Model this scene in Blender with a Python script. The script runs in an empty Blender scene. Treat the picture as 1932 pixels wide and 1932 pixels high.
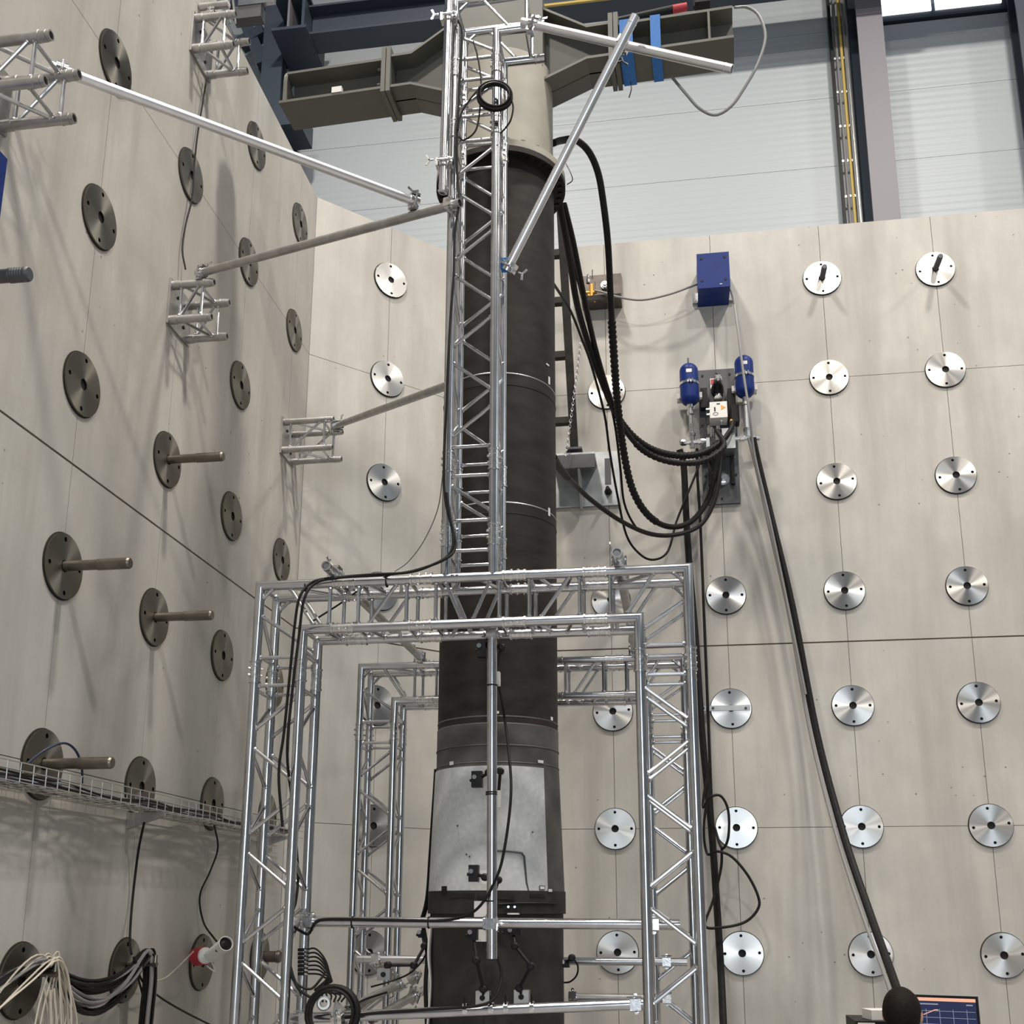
import bpy, bmesh, math, random
from mathutils import Vector, Matrix
random.seed(7)
SC = bpy.context.scene
COL = SC.collection
R = math.radians

# ------------------------------------------------------------------ camera
H = 1.6
PITCH, ROLL, YAW = R(13.832), R(0.152), R(8.63)
F_PX, CX, CY, RES = 2084.0, 966.0, 1211.0, 1932.0
_M = Matrix.Rotation(YAW, 3, 'Z')
_f0 = Vector((0, math.cos(PITCH), math.sin(PITCH))); _u0 = Vector((0, -math.sin(PITCH), math.cos(PITCH))); _r0 = Vector((1, 0, 0))
FWD = _M @ _f0
RIGHT = _M @ (math.cos(ROLL) * _r0 + math.sin(ROLL) * _u0)
UP = _M @ (-math.sin(ROLL) * _r0 + math.cos(ROLL) * _u0)
EYE = Vector((0, 0, H))
cam_d = bpy.data.cameras.new('camera')
cam_d.sensor_fit = 'HORIZONTAL'; cam_d.sensor_width = 36.0
cam_d.lens = 36.0 * F_PX / RES
cam_d.shift_y = (CY - RES / 2) / RES
cam_d.clip_end = 200
cam = bpy.data.objects.new('camera', cam_d); COL.objects.link(cam)
mw = Matrix((RIGHT, UP, -FWD)).transposed().to_4x4(); mw.translation = EYE
cam.matrix_world = mw
SC.camera = cam

def at(x, y, Y=None, X=None, Z=None):
    """world point seen at photo pixel x, y on the plane Y=, X= or Z="""
    d = FWD + RIGHT * ((x - CX) / F_PX) + UP * ((CY - y) / F_PX)
    if Y is not None: t = Y / d.y
    elif X is not None: t = X / d.x
    else: t = (Z - H) / d.z
    return EYE + d * t

# ------------------------------------------------------------------ world, lamps, exposure
W = bpy.data.worlds.new('hall_light'); SC.world = W; W.use_nodes = True
W.node_tree.nodes['Background'].inputs[0].default_value = (0.86, 0.93, 1.0, 1)
W.node_tree.nodes['Background'].inputs[1].default_value = 0.13

def lamp(name, loc, aim, sx, sy, watts, col):
    l = bpy.data.lights.new(name, 'AREA'); l.shape = 'RECTANGLE'; l.size = sx; l.size_y = sy
    l.energy = watts; l.color = col
    o = bpy.data.objects.new(name, l); COL.objects.link(o); o.location = loc
    o.rotation_euler = (Vector(aim) - Vector(loc)).to_track_quat('-Z', 'Y').to_euler()
    return o
WARM = (1.0, 0.93, 0.84); DAY = (0.80, 0.90, 1.0)
for i, (x, y) in enumerate(((-2.6, 4.6), (4.4, 4.6), (-2.6, -3.4), (4.4, -3.4))):
    lamp('high_bay_lamp', (x, y, 15.5), (x, y, 0), .8, .8, 880, WARM)
lamp('high_bay_lamp', (11.4, 4.6, 15.5), (11.4, 4.6, 0), .8, .8, 620, WARM)  # extra unseen lamp, added to brighten the left and angled walls
# daylight through the hall's window bands behind the camera and on the far long side
lamp('window_daylight', (1.5, -13.0, 3.4), (-1.0, 6.0, 2.5), 5.0, 5.0, 520, DAY)
lamp('window_daylight', (15.0, 3.0, 11.0), (0.0, 9.0, 6.0), 10, 2.5, 130, DAY)
SC.view_settings.view_transform = 'Standard'; SC.view_settings.look = 'None'
SC.view_settings.exposure = 0.10; SC.view_settings.gamma = 1.0; SC.view_settings.use_curve_mapping = False
SC.cycles.use_denoising = True
SC.cycles.max_bounces = 6

# ------------------------------------------------------------------ materials
def _mat(name):
    m = bpy.data.materials.new(name); m.use_nodes = True
    return m, m.node_tree.nodes, m.node_tree.links, m.node_tree.nodes['Principled BSDF']
def simple(name, col, rough=0.5, metal=0.0, noise=0.0, scale=20.0, bump=0.0, spec=0.5, emit=None, es=0.0, stretch=None):
    m, N, L, b = _mat(name)
    b.inputs['Base Color'].default_value = (*col, 1); b.inputs['Roughness'].default_value = rough
    b.inputs['Metallic'].default_value = metal; b.inputs['Specular IOR Level'].default_value = spec
    if emit: b.inputs['Emission Color'].default_value = (*emit, 1); b.inputs['Emission Strength'].default_value = es
    if noise or bump:
        g = N.new('ShaderNodeNewGeometry'); n = N.new('ShaderNodeTexNoise')
        n.inputs['Scale'].default_value = scale; n.inputs['Detail'].default_value = 6
        src = g.outputs['Position']
        if stretch:
            mp = N.new('ShaderNodeMapping'); mp.inputs['Scale'].default_value = stretch
            L.new(src, mp.inputs['Vector']); src = mp.outputs['Vector']
        L.new(src, n.inputs['Vector'])
        if noise:
            mx = N.new('ShaderNodeMix'); mx.data_type = 'RGBA'
            mx.inputs['A'].default_value = (*[c * (1 - noise) for c in col], 1); mx.inputs['B'].default_value = (*[min(1, c * (1 + noise)) for c in col], 1)
            cr = N.new('ShaderNodeMapRange'); cr.inputs[1].default_value = .3; cr.inputs[2].default_value = .7
            L.new(n.outputs['Fac'], cr.inputs[0]); L.new(cr.outputs[0], mx.inputs['Factor']); L.new(mx.outputs['Result'], b.inputs['Base Color'])
        if bump:
            bp = N.new('ShaderNodeBump'); bp.inputs['Strength'].default_value = bump; bp.inputs['Distance'].default_value = .004
            L.new(n.outputs['Fac'], bp.inputs['Height']); L.new(bp.outputs['Normal'], b.inputs['Normal'])
    return m
def concrete(name, base):
    m, N, L, b = _mat(name)
    g = N.new('ShaderNodeNewGeometry')
    def noise(sc, stretch=(1, 1, 1), det=5, rough=.55):
        mp = N.new('ShaderNodeMapping'); mp.inputs['Scale'].default_value = stretch
        L.new(g.outputs['Position'], mp.inputs['Vector'])
        n = N.new('ShaderNodeTexNoise'); n.inputs['Scale'].default_value = sc; n.inputs['Detail'].default_value = det; n.inputs['Roughness'].default_value = rough
        L.new(mp.outputs['Vector'], n.inputs['Vector']); return n.outputs['Fac']
    def mrange(s, a, c, lo, hi):
        r = N.new('ShaderNodeMapRange'); r.inputs[1].default_value = a; r.inputs[2].default_value = c; r.inputs[3].default_value = lo; r.inputs[4].default_value = hi
        L.new(s, r.inputs[0]); return r.outputs[0]
    def mix(fac, a, bb, mode='MIX'):
        x = N.new('ShaderNodeMix'); x.data_type = 'RGBA'; x.blend_type = mode
        for k, v in (('Factor', fac), ('A', a), ('B', bb)):
            if hasattr(v, 'node'): L.new(v, x.inputs[k])
            elif k == 'Factor': x.inputs[k].default_value = v
            else: x.inputs[k].default_value = (*v, 1)
        return x.outputs['Result']
    cloud = mrange(noise(.9, det=4), .32, .7, 0, 1)
    c = mix(cloud, [v * .74 for v in base], base)
    hue = mrange(noise(.6, (1, 1, .5)), .35, .65, 0, 1)
    c = mix(hue, c, mix(.5, c, (base[0] * .92, base[1] * .98, base[2] * 1.02)))
    mott = mrange(noise(4.5, (1, 1, .6), 6, .6), .38, .68, 0, .42)
    c = mix(mott, c, [v * .68 for v in base])
    streak = mrange(noise(1.0, (3.2, 3.2, .32), 6), .48, .70, 0, .85)       # water runs
    c = mix(streak, c, [v * .62 for v in base])
    fine = mrange(noise(1.0, (14, 14, 1.2), 4), .45, .75, 0, .30)
    c = mix(fine, c, [v * .70 for v in base])
    grain = mrange(noise(60, det=3), .3, .7, 0, .16)
    c = mix(grain, c, [v * .72 for v in base])
    vo = N.new('ShaderNodeTexVoronoi'); vo.inputs['Scale'].default_value = 7.0; vo.inputs['Randomness'].default_value = 1.0   # blow holes
    L.new(g.outputs['Position'], vo.inputs['Vector'])
    hole = mrange(vo.outputs['Distance'], .035, .07, .85, 0)
    gate = mrange(noise(.9, det=2), .50, .56, 0, 1)
    mm = N.new('ShaderNodeMath'); mm.operation = 'MULTIPLY'; L.new(hole, mm.inputs[0]); L.new(gate, mm.inputs[1])
    c = mix(mm.outputs[0], c, [v * .28 for v in base])
    L.new(c, b.inputs['Base Color'])
    b.inputs['Roughness'].default_value = .78; b.inputs['Specular IOR Level'].default_value = .3
    bp = N.new('ShaderNodeBump'); bp.inputs['Strength'].default_value = .18; bp.inputs['Distance'].default_value = .004
    L.new(noise(28, det=6), bp.inputs['Height']); L.new(bp.outputs['Normal'], b.inputs['Normal'])
    return m
M = {}
M['concrete'] = concrete('cast_concrete', (.575, .55, .505))
M['joint'] = simple('joint_dirt', (.13, .11, .085), .9, noise=.3, scale=3)  # dark brown dirt colour of the recessed joints
M['floor'] = simple('floor_concrete', (.30, .29, .28), .55, noise=.2, scale=2)
M['alu'] = simple('aluminium_tube', (.56, .57, .59), .22, 1.0, noise=.12, scale=9, bump=.05)
M['alu_dull'] = simple('dull_galvanised_tube', (.44, .43, .42), .42, 1.0, noise=.15, scale=14, bump=.08)
M['alu_bright'] = simple('pale_anodised_tube', (.80, .81, .83), .36, 1.0, noise=.06, scale=9)
M['alu_cast'] = simple('bright_cast_aluminium', (.68, .68, .68), .20, 1.0, noise=.12, scale=40, bump=.15)
M['steel_dark'] = simple('dark_mill_steel', (.022, .019, .017), .60, .0, spec=.2, noise=.35, scale=5, bump=.05, stretch=(1, 1, 3))
M['steel_dark2'] = simple('grey_sleeve_steel', (.085, .083, .078), .55, .1, spec=.3, noise=.35, scale=6, bump=.05)
M['steel_low'] = simple('black_lower_steel', (.030, .029, .026), .6, .0, spec=.2, noise=.3, scale=6, bump=.05)
M['black'] = simple('black_plastic', (.010, .010, .011), .5, spec=.25)
M['rubber'] = simple('black_rubber_hose', (.010, .010, .010), .5, spec=.22, noise=.3, scale=30)
M['rubber_grey'] = simple('grey_cable_sheath', (.22, .22, .22), .5)
M['hole'] = simple('dark_bore', (.006, .006, .006), .8)
M['gap_shade'] = simple('painted_gap_shade', (.03, .027, .022), .8)  # near-black ring colour imitating the shaded gap around each anchor plate
M['yoke'] = simple('grey_green_paint', (.105, .106, .09), .5, noise=.08, scale=4)
M['collar'] = simple('pale_primer_paint', (.33, .31, .26), .55, noise=.12, scale=5)
M['patch'] = simple('matt_light_grey_paint', (.50, .515, .515), .7, noise=.10, scale=45)
M['blue'] = simple('blue_enamel', (.007, .024, .15), .42, spec=.22, noise=.1, scale=8)
M['blue_strap'] = simple('blue_lifting_strap', (.03, .16, .48), .7, noise=.15, scale=60)
M['white'] = simple('white_plastic', (.74, .73, .70), .4)
M['cream'] = simple('cream_wire', (.52, .48, .40), .5)
M['red'] = simple('red_plastic', (.45, .03, .04), .45)
M['orange'] = simple('orange_brass', (.62, .30, .06), .4, .5)
M['chrome'] = simple('plated_steel', (.72, .72, .72), .18, 1.0, noise=.15, scale=60)
M['plate_dark'] = simple('dark_grey_paint', (.06, .063, .07), .45, noise=.12, scale=8)
M['plate_brown'] = simple('oily_mill_plate', (.10, .085, .075), .4, .6, noise=.35, scale=9)
M['plate_steel'] = simple('raw_steel_plate', (.42, .44, .45), .38, .9, noise=.22, scale=7)
M['rod'] = simple('oiled_steel_rod', (.20, .18, .15), .36, 1.0, noise=.2, scale=12)
M['hall_steel'] = simple('hall_column_paint', (.045, .06, .085), .5)
M['hall_face'] = simple('hall_column_paint_face', (.20, .19, .22), .5)
M['yellow'] = simple('yellow_cable', (.55, .40, .10), .5)
M['wire'] = simple('zinc_wire', (.55, .55, .53), .35, .9)
M['hair'] = simple('dark_hair', (.012, .009, .007), .7, spec=.12, noise=.4, scale=120, bump=.5)
M['skin'] = simple('skin', (.50, .30, .22), .5)
M['cloth'] = simple('dark_jacket', (.02, .02, .022), .8, noise=.3, scale=80)
M['desk'] = simple('grey_desk_board', (.45, .44, .42), .5)
def disc_mat(name, col, rough):
    m, N, L, b = _mat(name)
    b.inputs['Base Color'].default_value = (*col, 1); b.inputs['Metallic'].default_value = 1.0
    b.inputs['Roughness'].default_value = rough; b.inputs['Anisotropic'].default_value = .85
    t = N.new('ShaderNodeTangent'); t.direction_type = 'RADIAL'; t.axis = 'Z'
    L.new(t.outputs[0], b.inputs['Tangent'])
    tc = N.new('ShaderNodeTexCoord'); n = N.new('ShaderNodeTexNoise'); n.inputs['Scale'].default_value = 5; n.inputs['Detail'].default_value = 5
    L.new(tc.outputs['Object'], n.inputs['Vector'])
    mx = N.new('ShaderNodeMix'); mx.data_type = 'RGBA'
    mx.inputs['A'].default_value = (*[c * .86 for c in col], 1); mx.inputs['B'].default_value = (*col, 1)
    L.new(n.outputs['Fac'], mx.inputs['Factor']); L.new(mx.outputs['Result'], b.inputs['Base Color'])
    return m
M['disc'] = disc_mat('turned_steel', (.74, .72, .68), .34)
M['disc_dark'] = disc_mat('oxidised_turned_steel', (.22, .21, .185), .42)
M['disc_mid'] = disc_mat('mid_grey_turned_steel', (.42, .42, .41), .38)  # mid grey tone of the turned steel, for the angled wall
def cladding():
    m, N, L, b = _mat('ribbed_cladding')
    b.inputs['Base Color'].default_value = (.445, .485, .515, 1); b.inputs['Roughness'].default_value = .45
    g = N.new('ShaderNodeNewGeometry'); w = N.new('ShaderNodeTexWave'); w.wave_type = 'BANDS'; w.bands_direction = 'Z'
    w.inputs['Scale'].default_value = 3.2; w.inputs['Distortion'].default_value = 0
    L.new(g.outputs['Position'], w.inputs['Vector'])
    bp = N.new('ShaderNodeBump'); bp.inputs['Strength'].default_value = .18; bp.inputs['Distance'].default_value = .02
    L.new(w.outputs['Fac'], bp.inputs['Height']); L.new(bp.outputs['Normal'], b.inputs['Normal'])
    return m
M['clad'] = cladding()

# ------------------------------------------------------------------ mesh builder
def frame_of(d):
    d = Vector(d).normalized()
    a = Vector((0, 0, 1)) if abs(d.z) < .9 else Vector((1, 0, 0))
    u = d.cross(a).normalized(); return u, d.cross(u).normalized()
class MB:
    def __init__(s): s.v = []; s.f = []
    def ring(s, c, u, w, r, n): 
        i = len(s.v); s.v += [c + (u * math.cos(2 * math.pi * k / n) + w * math.sin(2 * math.pi * k / n)) * r for k in range(n)]; return i
    def bridge(s, a, b, n): s.f += [(a + k, a + (k + 1) % n, b + (k + 1) % n, b + k) for k in range(n)]
    def cap(s, a, n, rev=False): s.f.append(tuple(range(a, a + n)) if rev else tuple(range(a + n - 1, a - 1, -1)))
    def tube(s, p, q, r, n=12, r2=None, cap=True):
        p = Vector(p); q = Vector(q); u, w = frame_of(q - p)
        a = s.ring(p, u, w, r, n); b = s.ring(q, u, w, r if r2 is None else r2, n); s.bridge(a, b, n)
        if cap: s.cap(a, n); s.cap(b, n, True)
        return s
    def lathe(s, p, d, prof, n=24, cap=True):
        """prof: (distance along d, radius)"""
        p = Vector(p); d = Vector(d).normalized(); u, w = frame_of(d); prev = None
        for k, (t, r) in enumerate(prof):
            a = s.ring(p + d * t, u, w, max(r, 1e-4), n)
            if prev is not None: s.bridge(prev, a, n)
            elif cap: s.cap(a, n)
            prev = a
        if cap: s.cap(prev, n, True)
        return s
    def path(s, pts, r, n=8, cap=True, rfun=None):
        P = [Vector(p) for p in pts]; m = len(P)
        T = []
        for i in range(m):
            a = (P[i] - P[i - 1]).normalized() if i else None; b = (P[i + 1] - P[i]).normalized() if i < m - 1 else None
            T.append((a, b))
        u = None; prev = None
        for i in range(m):
            a, b = T[i]; t = (a or b) if (a is None or b is None) else (a + b).normalized()
            if u is None: u, w = frame_of(t)
            else:
                u = (u - t * u.dot(t)).normalized(); w = t.cross(u)
            k = len(s.v)
            rr = r if rfun is None else rfun(i)
            if a is not None and b is not None and a.dot(b) < .97:      # mitre
                ch = max(.35, math.sqrt((1 + a.dot(b)) / 2)); ax = a.cross(b).normalized(); e = t.cross(ax)
                for j in range(n):
                    o = (u * math.cos(2 * math.pi * j / n) + w * math.sin(2 * math.pi * j / n)) * rr
                    s.v.append(P[i] + o + e * o.dot(e) * (1 / ch - 1))
            else: s.ring(P[i], u, w, rr, n)
            if prev is not None: s.bridge(prev, k, n)
            elif cap: s.cap(k, n)
            prev = k
        if cap: s.cap(prev, n, True)
        return s
    def box(s, c, size, rot=None, bevel=0):
        c = Vector(c); sx, sy, sz = [v / 2 for v in size]; i = len(s.v)
        for z in (-sz, sz):
            for x, y in ((-sx, -sy), (sx, -sy), (sx, sy), (-sx, sy)):
                o = Vector((x, y, z)); s.v.append(c + (rot @ o if rot else o))
        s.f += [(i + 3, i + 2, i + 1, i), (i + 4, i + 5, i + 6, i + 7)] + [(i + k, i + (k + 1) % 4, i + 4 + (k + 1) % 4, i + 4 + k) for k in range(4)]
        return s
    def prism(s, poly, d):
        """planar polygon (list of points) extruded by d"""
        P = [Vector(p) for p in poly]; d = Vector(d); n = len(P); i = len(s.v)
        s.v += P + [p + d for p in P]
        s.f += [tuple(range(i + n - 1, i - 1, -1)), tuple(range(i + n, i + 2 * n))] + [(i + k, i + (k + 1) % n, i + n + (k + 1) % n, i + n + k) for k in range(n)]
        return s
    def mesh(s, name, mat, org=(0, 0, 0), smooth=True, ang=35):
        me = bpy.data.meshes.new(name); o = Vector(org)
        me.from_pydata([tuple(Vector(v) - o) for v in s.v], [], s.f); me.validate(); me.update()
        bm = bmesh.new(); bm.from_mesh(me); bmesh.ops.recalc_face_normals(bm, faces=bm.faces); bm.to_mesh(me); bm.free()
        if smooth:
            for p in me.polygons: p.use_smooth = True
            me.set_sharp_from_angle(angle=R(ang))
        me.materials.append(M[mat] if isinstance(mat, str) else mat); return me
    def build(s, name, mat, parent=None, smooth=True, ang=35):
        org = parent.matrix_world.translation if parent else Vector((0, 0, 0))
        if parent and parent.get('_org') is not None: org = Vector(parent['_org'])
        me = s.mesh(name, mat, org, smooth, ang)
        return link(name, me, parent, org)
ORG = {}
def link(name, data, parent=None, org=None):
    o = bpy.data.objects.new(name, data); COL.objects.link(o)
    if parent: o.parent = parent; ORG[o] = ORG.get(parent, Vector((0, 0, 0)))
    else: ORG[o] = Vector((0, 0, 0))
    return o
def build(mb, name, mat, parent=None, smooth=True, ang=35):
    """mesh given in world coordinates; stored relative to its thing's origin"""
    org = ORG[parent] if parent else Vector((0, 0, 0))
    return link(name, mb.mesh(name, mat, org, smooth, ang), parent)
MB.build = lambda s, name, mat, parent=None, smooth=True, ang=35: build(s, name, mat, parent, smooth, ang)
def thing(name, loc, label, cat, group=None):
    o = bpy.data.objects.new(name, None); COL.objects.link(o); o.location = loc; o.empty_display_size = .1
    ORG[o] = Vector(loc); return tag(o, label, cat, group)
def tag(o, label, cat, group=None):
    o['label'] = label; o['category'] = cat
    if group: o['group'] = group
    return o
def solo(mb, name, mat, org, label, cat, group=None, smooth=True, ang=35):
    """a thing that is one mesh, its origin at org"""
    o = bpy.data.objects.new(name, mb.mesh(name, mat, org, smooth, ang)); COL.objects.link(o); o.location = org
    ORG[o] = Vector(org); return tag(o, label, cat, group)
def spline(pts, k=6):
    """Catmull-Rom through pts"""
    P = [Vector(p) for p in pts]; P = [P[0] * 2 - P[1]] + P + [P[-1] * 2 - P[-2]]; out = []
    for i in range(1, len(P) - 2):
        a, b, c, d = P[i - 1:i + 3]
        for j in range(k):
            t = j / k
            out.append(.5 * ((2 * b) + (c - a) * t + (2 * a - 5 * b + 4 * c - d) * t * t + (3 * b - a - 3 * c + d) * t ** 3))
    out.append(P[-2]); return out

# ------------------------------------------------------------------ setting
YW, XL = 9.416, -3.0445          # right wall plane, left wall plane
C1 = Vector((-1.949, YW, 0)); C2 = Vector((XL, 8.320, 0))
ZT = 7.85; Z0 = 1.296            # wall top, lowest plate row in view
def structure(o): o['kind'] = 'structure'; return o
structure(MB().box((2, 0, -.15), (34, 30, .3)).build('floor', 'floor', None, False))
ZJ = [0, 2.296, 3.85, 6.296, ZT]
GAP, PROUD = .0045, .005
def strong_wall(name, p0, dirv, nrm, cuts, thick=1.2):
    """p0 start on the face at floor, dirv along the wall, nrm towards the room"""
    p0 = Vector(p0); d = Vector(dirv); n = Vector(nrm); L = cuts[-1]
    q = [p0 + d * cuts[0], p0 + d * L, p0 + d * L - n * thick, p0 + d * cuts[0] - n * thick]
    q = [v - n * PROUD if i < 2 else v for i, v in enumerate(q)]
    base = structure(MB().prism(q, (0, 0, ZT - .002)).build(name, 'joint', None, False))
    for a, b in zip(cuts[:-1], cuts[1:]):
        for za, zb in zip(ZJ[:-1], ZJ[1:]):
            w = b - a - GAP; g0 = .013 if za == 3.85 else GAP; g1 = .013 if zb == 3.85 else GAP; h = zb - za - (g0 + g1) / 2; c = p0 + d * ((a + b) / 2); c.z = (za + zb) / 2
            o = p0 + d * (a + GAP / 2)
            pts = [Vector((o.x, o.y, za + g0 / 2)), Vector((o.x, o.y, za + g0 / 2)) + d * w]
            pts += [pts[1] + Vector((0, 0, h)), pts[0] + Vector((0, 0, h))]
            MB().prism([v - n * PROUD for v in pts], n * PROUD).build('concrete_panel', 'concrete', base, False)
    return base
strong_wall('wall_right', C1, (1, 0, 0), (0, -1, 0), [0, .402, 1.402, 2.402, 3.402, 4.402, 5.402, 6.402, 7.402])
dm = (C2 - C1); lm = dm.length; dm.normalize()
strong_wall('wall_middle', C2, -dm, (math.sqrt(.5), -math.sqrt(.5), 0), [0, lm / 2, lm])
strong_wall('wall_left', C2, (0, -1, 0), (1, 0, 0), [0, .402, 1.402, 2.402, 3.402, 4.402, 5.402, 6.402, 7.402, 8.402])
# hall wall behind, of horizontal cladding panels
YB = 12.5
base = structure(MB().box((1, YB + .12, 10), (30, .2, 20)).build('wall_back', 'joint', None, False))
xs = [-14, -8, -4.9, 2.62, 4.45, 10, 16]
WIN = (2.80, 4.40, 12.72)
for a, b in zip(xs[:-1], xs[1:]):
    z = 6.7
    while z < 19.6:
        if not (a > 2.5 and b < 4.5 and z > 12.6):
            MB().box(((a + b) / 2, YB, z + .5), (b - a - .006, .06, .995)).build('cladding_panel', 'clad', base, False)
        z += 1.0
# window in the hall wall
M['sky'] = simple('window_sky', (.9, .95, 1), .5, emit=(.93, .97, 1.0), es=1.6)
wn = structure(MB().box((3.535, YB - .02, 14.05), (1.80, .06, 2.62)).build('window_1', 'hall_steel', None, False))
for xx in (3.11, 3.96):
    MB().box((xx, YB - .06, 14.05), (.80, .03, 2.45)).build('pane', 'sky', wn, False)

# ------------------------------------------------------------------ anchor plates
def plate_mesh(mat='disc'):
    bm = bmesh.new(); ed = []
    def circ(cx, cy, r, n):
        vs = [bm.verts.new((cx + r * math.cos(2 * math.pi * k / n), cy + r * math.sin(2 * math.pi * k / n), 0)) for k in range(n)]
        for k in range(n): ed.append(bm.edges.new((vs[k], vs[(k + 1) % n])))
    circ(0, 0, .168, 48); circ(0, 0, .031, 20)
    for k in range(4): circ(.137 * math.cos(R(90 * k + 3)), .137 * math.sin(R(90 * k + 3)), .0125, 10)
    bmesh.ops.triangle_fill(bm, edges=ed, use_beauty=True, use_dissolve=False)
    r = bmesh.ops.extrude_face_region(bm, geom=bm.faces[:])
    bmesh.ops.translate(bm, verts=[v for v in r['geom'] if isinstance(v, bmesh.types.BMVert)], vec=(0, 0, .018))
    bmesh.ops.recalc_face_normals(bm, faces=bm.faces)
    me = bpy.data.meshes.new('plate'); bm.to_mesh(me); bm.free(); me.materials.append(M[mat]); return me
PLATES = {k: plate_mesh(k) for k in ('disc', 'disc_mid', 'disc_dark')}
BORE = MB().lathe((0, 0, 0), (0, 0, 1), [(.001, .1745), (.004, .1745), (.004, .166)], 40).mesh('gap_shade_ring', 'gap_shade')
HOLE = MB().lathe((0, 0, .0045), (0, 0, 1), [(0, .034), (.001, .034)], 20).mesh('bore', 'hole')
BHOLE = MB().lathe((0, 0, .0045), (0, 0, 1), [(0, .0145), (.001, .0145)], 10).mesh('bolt_hole', 'hole')
ORD = ['', 'first', 'second', 'third', 'fourth', 'fifth', 'sixth', 'seventh']
def anchor(p, nrm, label, spin=0.0, kind='disc'):
    o = thing('anchor_plate', p, label, 'anchor plate', 'round steel anchor plates on the strong walls')
    q = Vector(nrm).to_track_quat('Z', 'Y'); o.rotation_mode = 'QUATERNION'
    o.rotation_quaternion = q @ Matrix.Rotation(spin, 3, 'Z').to_quaternion()
    link('plate', PLATES[kind], o); link('gap_shade_ring', BORE, o); link('bore', HOLE, o)
    for k in range(4): link('bolt_hole', BHOLE, o).location = (.137 * math.cos(R(90 * k + 3)), .137 * math.sin(R(90 * k + 3)), 0)
    return o
ROWW = ['bottom row', 'second row up', 'third row up', 'fourth row up', 'fifth row up', 'sixth row up', 'top row']
COLR = ['', 'column right of the dark column', 'column under the blue box', 'second column from right edge', 'rightmost column']
for c in range(1, 5):
    for r in range(0, 7):
        if (c == 2 and r > 3) or (c == 1 and r in (4, 6)): continue
        extra = ' crossed by a rail' if (c == 2 and r == 2) else (' holding a rod' if r == 6 else '')
        anchor((-1.547 + c, YW, Z0 + r), (0, -1, 0), 'anchor plate%s, right wall, %s, %s' % (extra, COLR[c], ROWW[r]), random.uniform(-.08, .08))
pm = (C1 + C2) / 2
for r in range(7):
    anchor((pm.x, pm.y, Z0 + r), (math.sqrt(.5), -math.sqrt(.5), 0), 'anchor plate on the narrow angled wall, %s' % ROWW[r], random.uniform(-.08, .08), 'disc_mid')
COLL = ['column nearest the corner', 'second column from the corner', 'third column from the corner', 'column nearest left edge']
for c in range(4):
    for r in range(7):
        if (c, r) in ((0, 4), (2, 4), (2, 6), (3, 6)): continue
        extra = ' holding a rod' if (c, r) in ((2, 3), (3, 2), (2, 2), (3, 1)) else ''
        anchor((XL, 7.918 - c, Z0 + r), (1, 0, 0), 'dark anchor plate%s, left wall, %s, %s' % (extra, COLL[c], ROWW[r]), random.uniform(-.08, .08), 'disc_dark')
# threaded rods
def rod(p, d, L, label, r=.030, thr=.48, mat='rod', spot='rods projecting from the left wall'):
    o = thing('threaded_rod', p, label, 'rod', spot); d = Vector(d); p = Vector(p); s = L * (1 - thr)
    MB().tube(p - d * .0, p + d * s, r * .88, 20).build('shank', mat, o)
    prof = []; t = s; k = 0
    while t < L - .012: prof.append((t, r if k % 2 else r * .94)); t += .006; k += 1
    prof += [(L - .008, r * .95), (L, r * .82)]
    MB().lathe(p, d, prof, 20).build('threaded_end', mat, o)
for (c, r, n) in ((2, 3, 'upper rod of the left wall, near its bare middle'), (3, 2, 'thick rod left of the truss frame, middle height, nearest the left edge'), (2, 2, 'rod just left of the front truss corner'), (3, 1, 'rod just above the wire cable tray')):
    rod((XL + .005, 7.918 - c, Z0 + r), (1, 0, 0), .365, 'steel threaded %s' % n)
rod((XL + .005, 3.918, Z0 + 3), (1, 0, 0), .32, 'black threaded rod cut by the left picture edge', .034, .3, 'plate_dark')
rod((XL + .005, 7.918, Z0), (1, 0, 0), .16, 'stubby brown rod behind the lower left truss leg', .045, .2, 'plate_brown')
rod((1.453, YW - .005, 7.296), (0, -1, 0), .20, 'short dark rod in the top plate beside the blue box', .026, .9, 'plate_dark', 'rods in the top right plates')
rod((2.453, YW - .005, 7.296), (0, -1, 0), .22, 'short dark rod in the topmost plate at the right edge', .026, .9, 'plate_dark', 'rods in the top right plates')

# ------------------------------------------------------------------ aluminium truss
RC, RB, TW = .025, .0098, .24
COUP = MB()
COUP.lathe((0, 0, 0), (0, 0, 1), [(-.058, .0255), (-.057, .0315), (-.049, .0315), (-.047, .0272), (-.031, .0272), (-.030, .0292), (-.026, .0292), (-.025, .0272), (-.005, .0272), (-.004, .0254), (.004, .0254), (.005, .0272), (.025, .0272), (.026, .0292), (.030, .0292), (.031, .0272), (.047, .0272), (.049, .0315), (.057, .0315), (.058, .0255)], 20)
for z in (-.017, .017):
    COUP.tube((-.034, 0, z), (.034, 0, z), .0045, 8); COUP.tube((.026, 0, z), (.036, 0, z), .0075, 8)
COUP = COUP.mesh('coupler', 'alu_cast')
def coupler(p, d, th, spin=0.0):
    o = link('coupler', COUP, th); o.location = Vector(p) - ORG[th]
    o.rotation_mode = 'QUATERNION'; o.rotation_quaternion = Vector(d).to_track_quat('Z', 'Y') @ Matrix.Rotation(spin, 3, 'Z').to_quaternion()
BR_CACHE = {}
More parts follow.
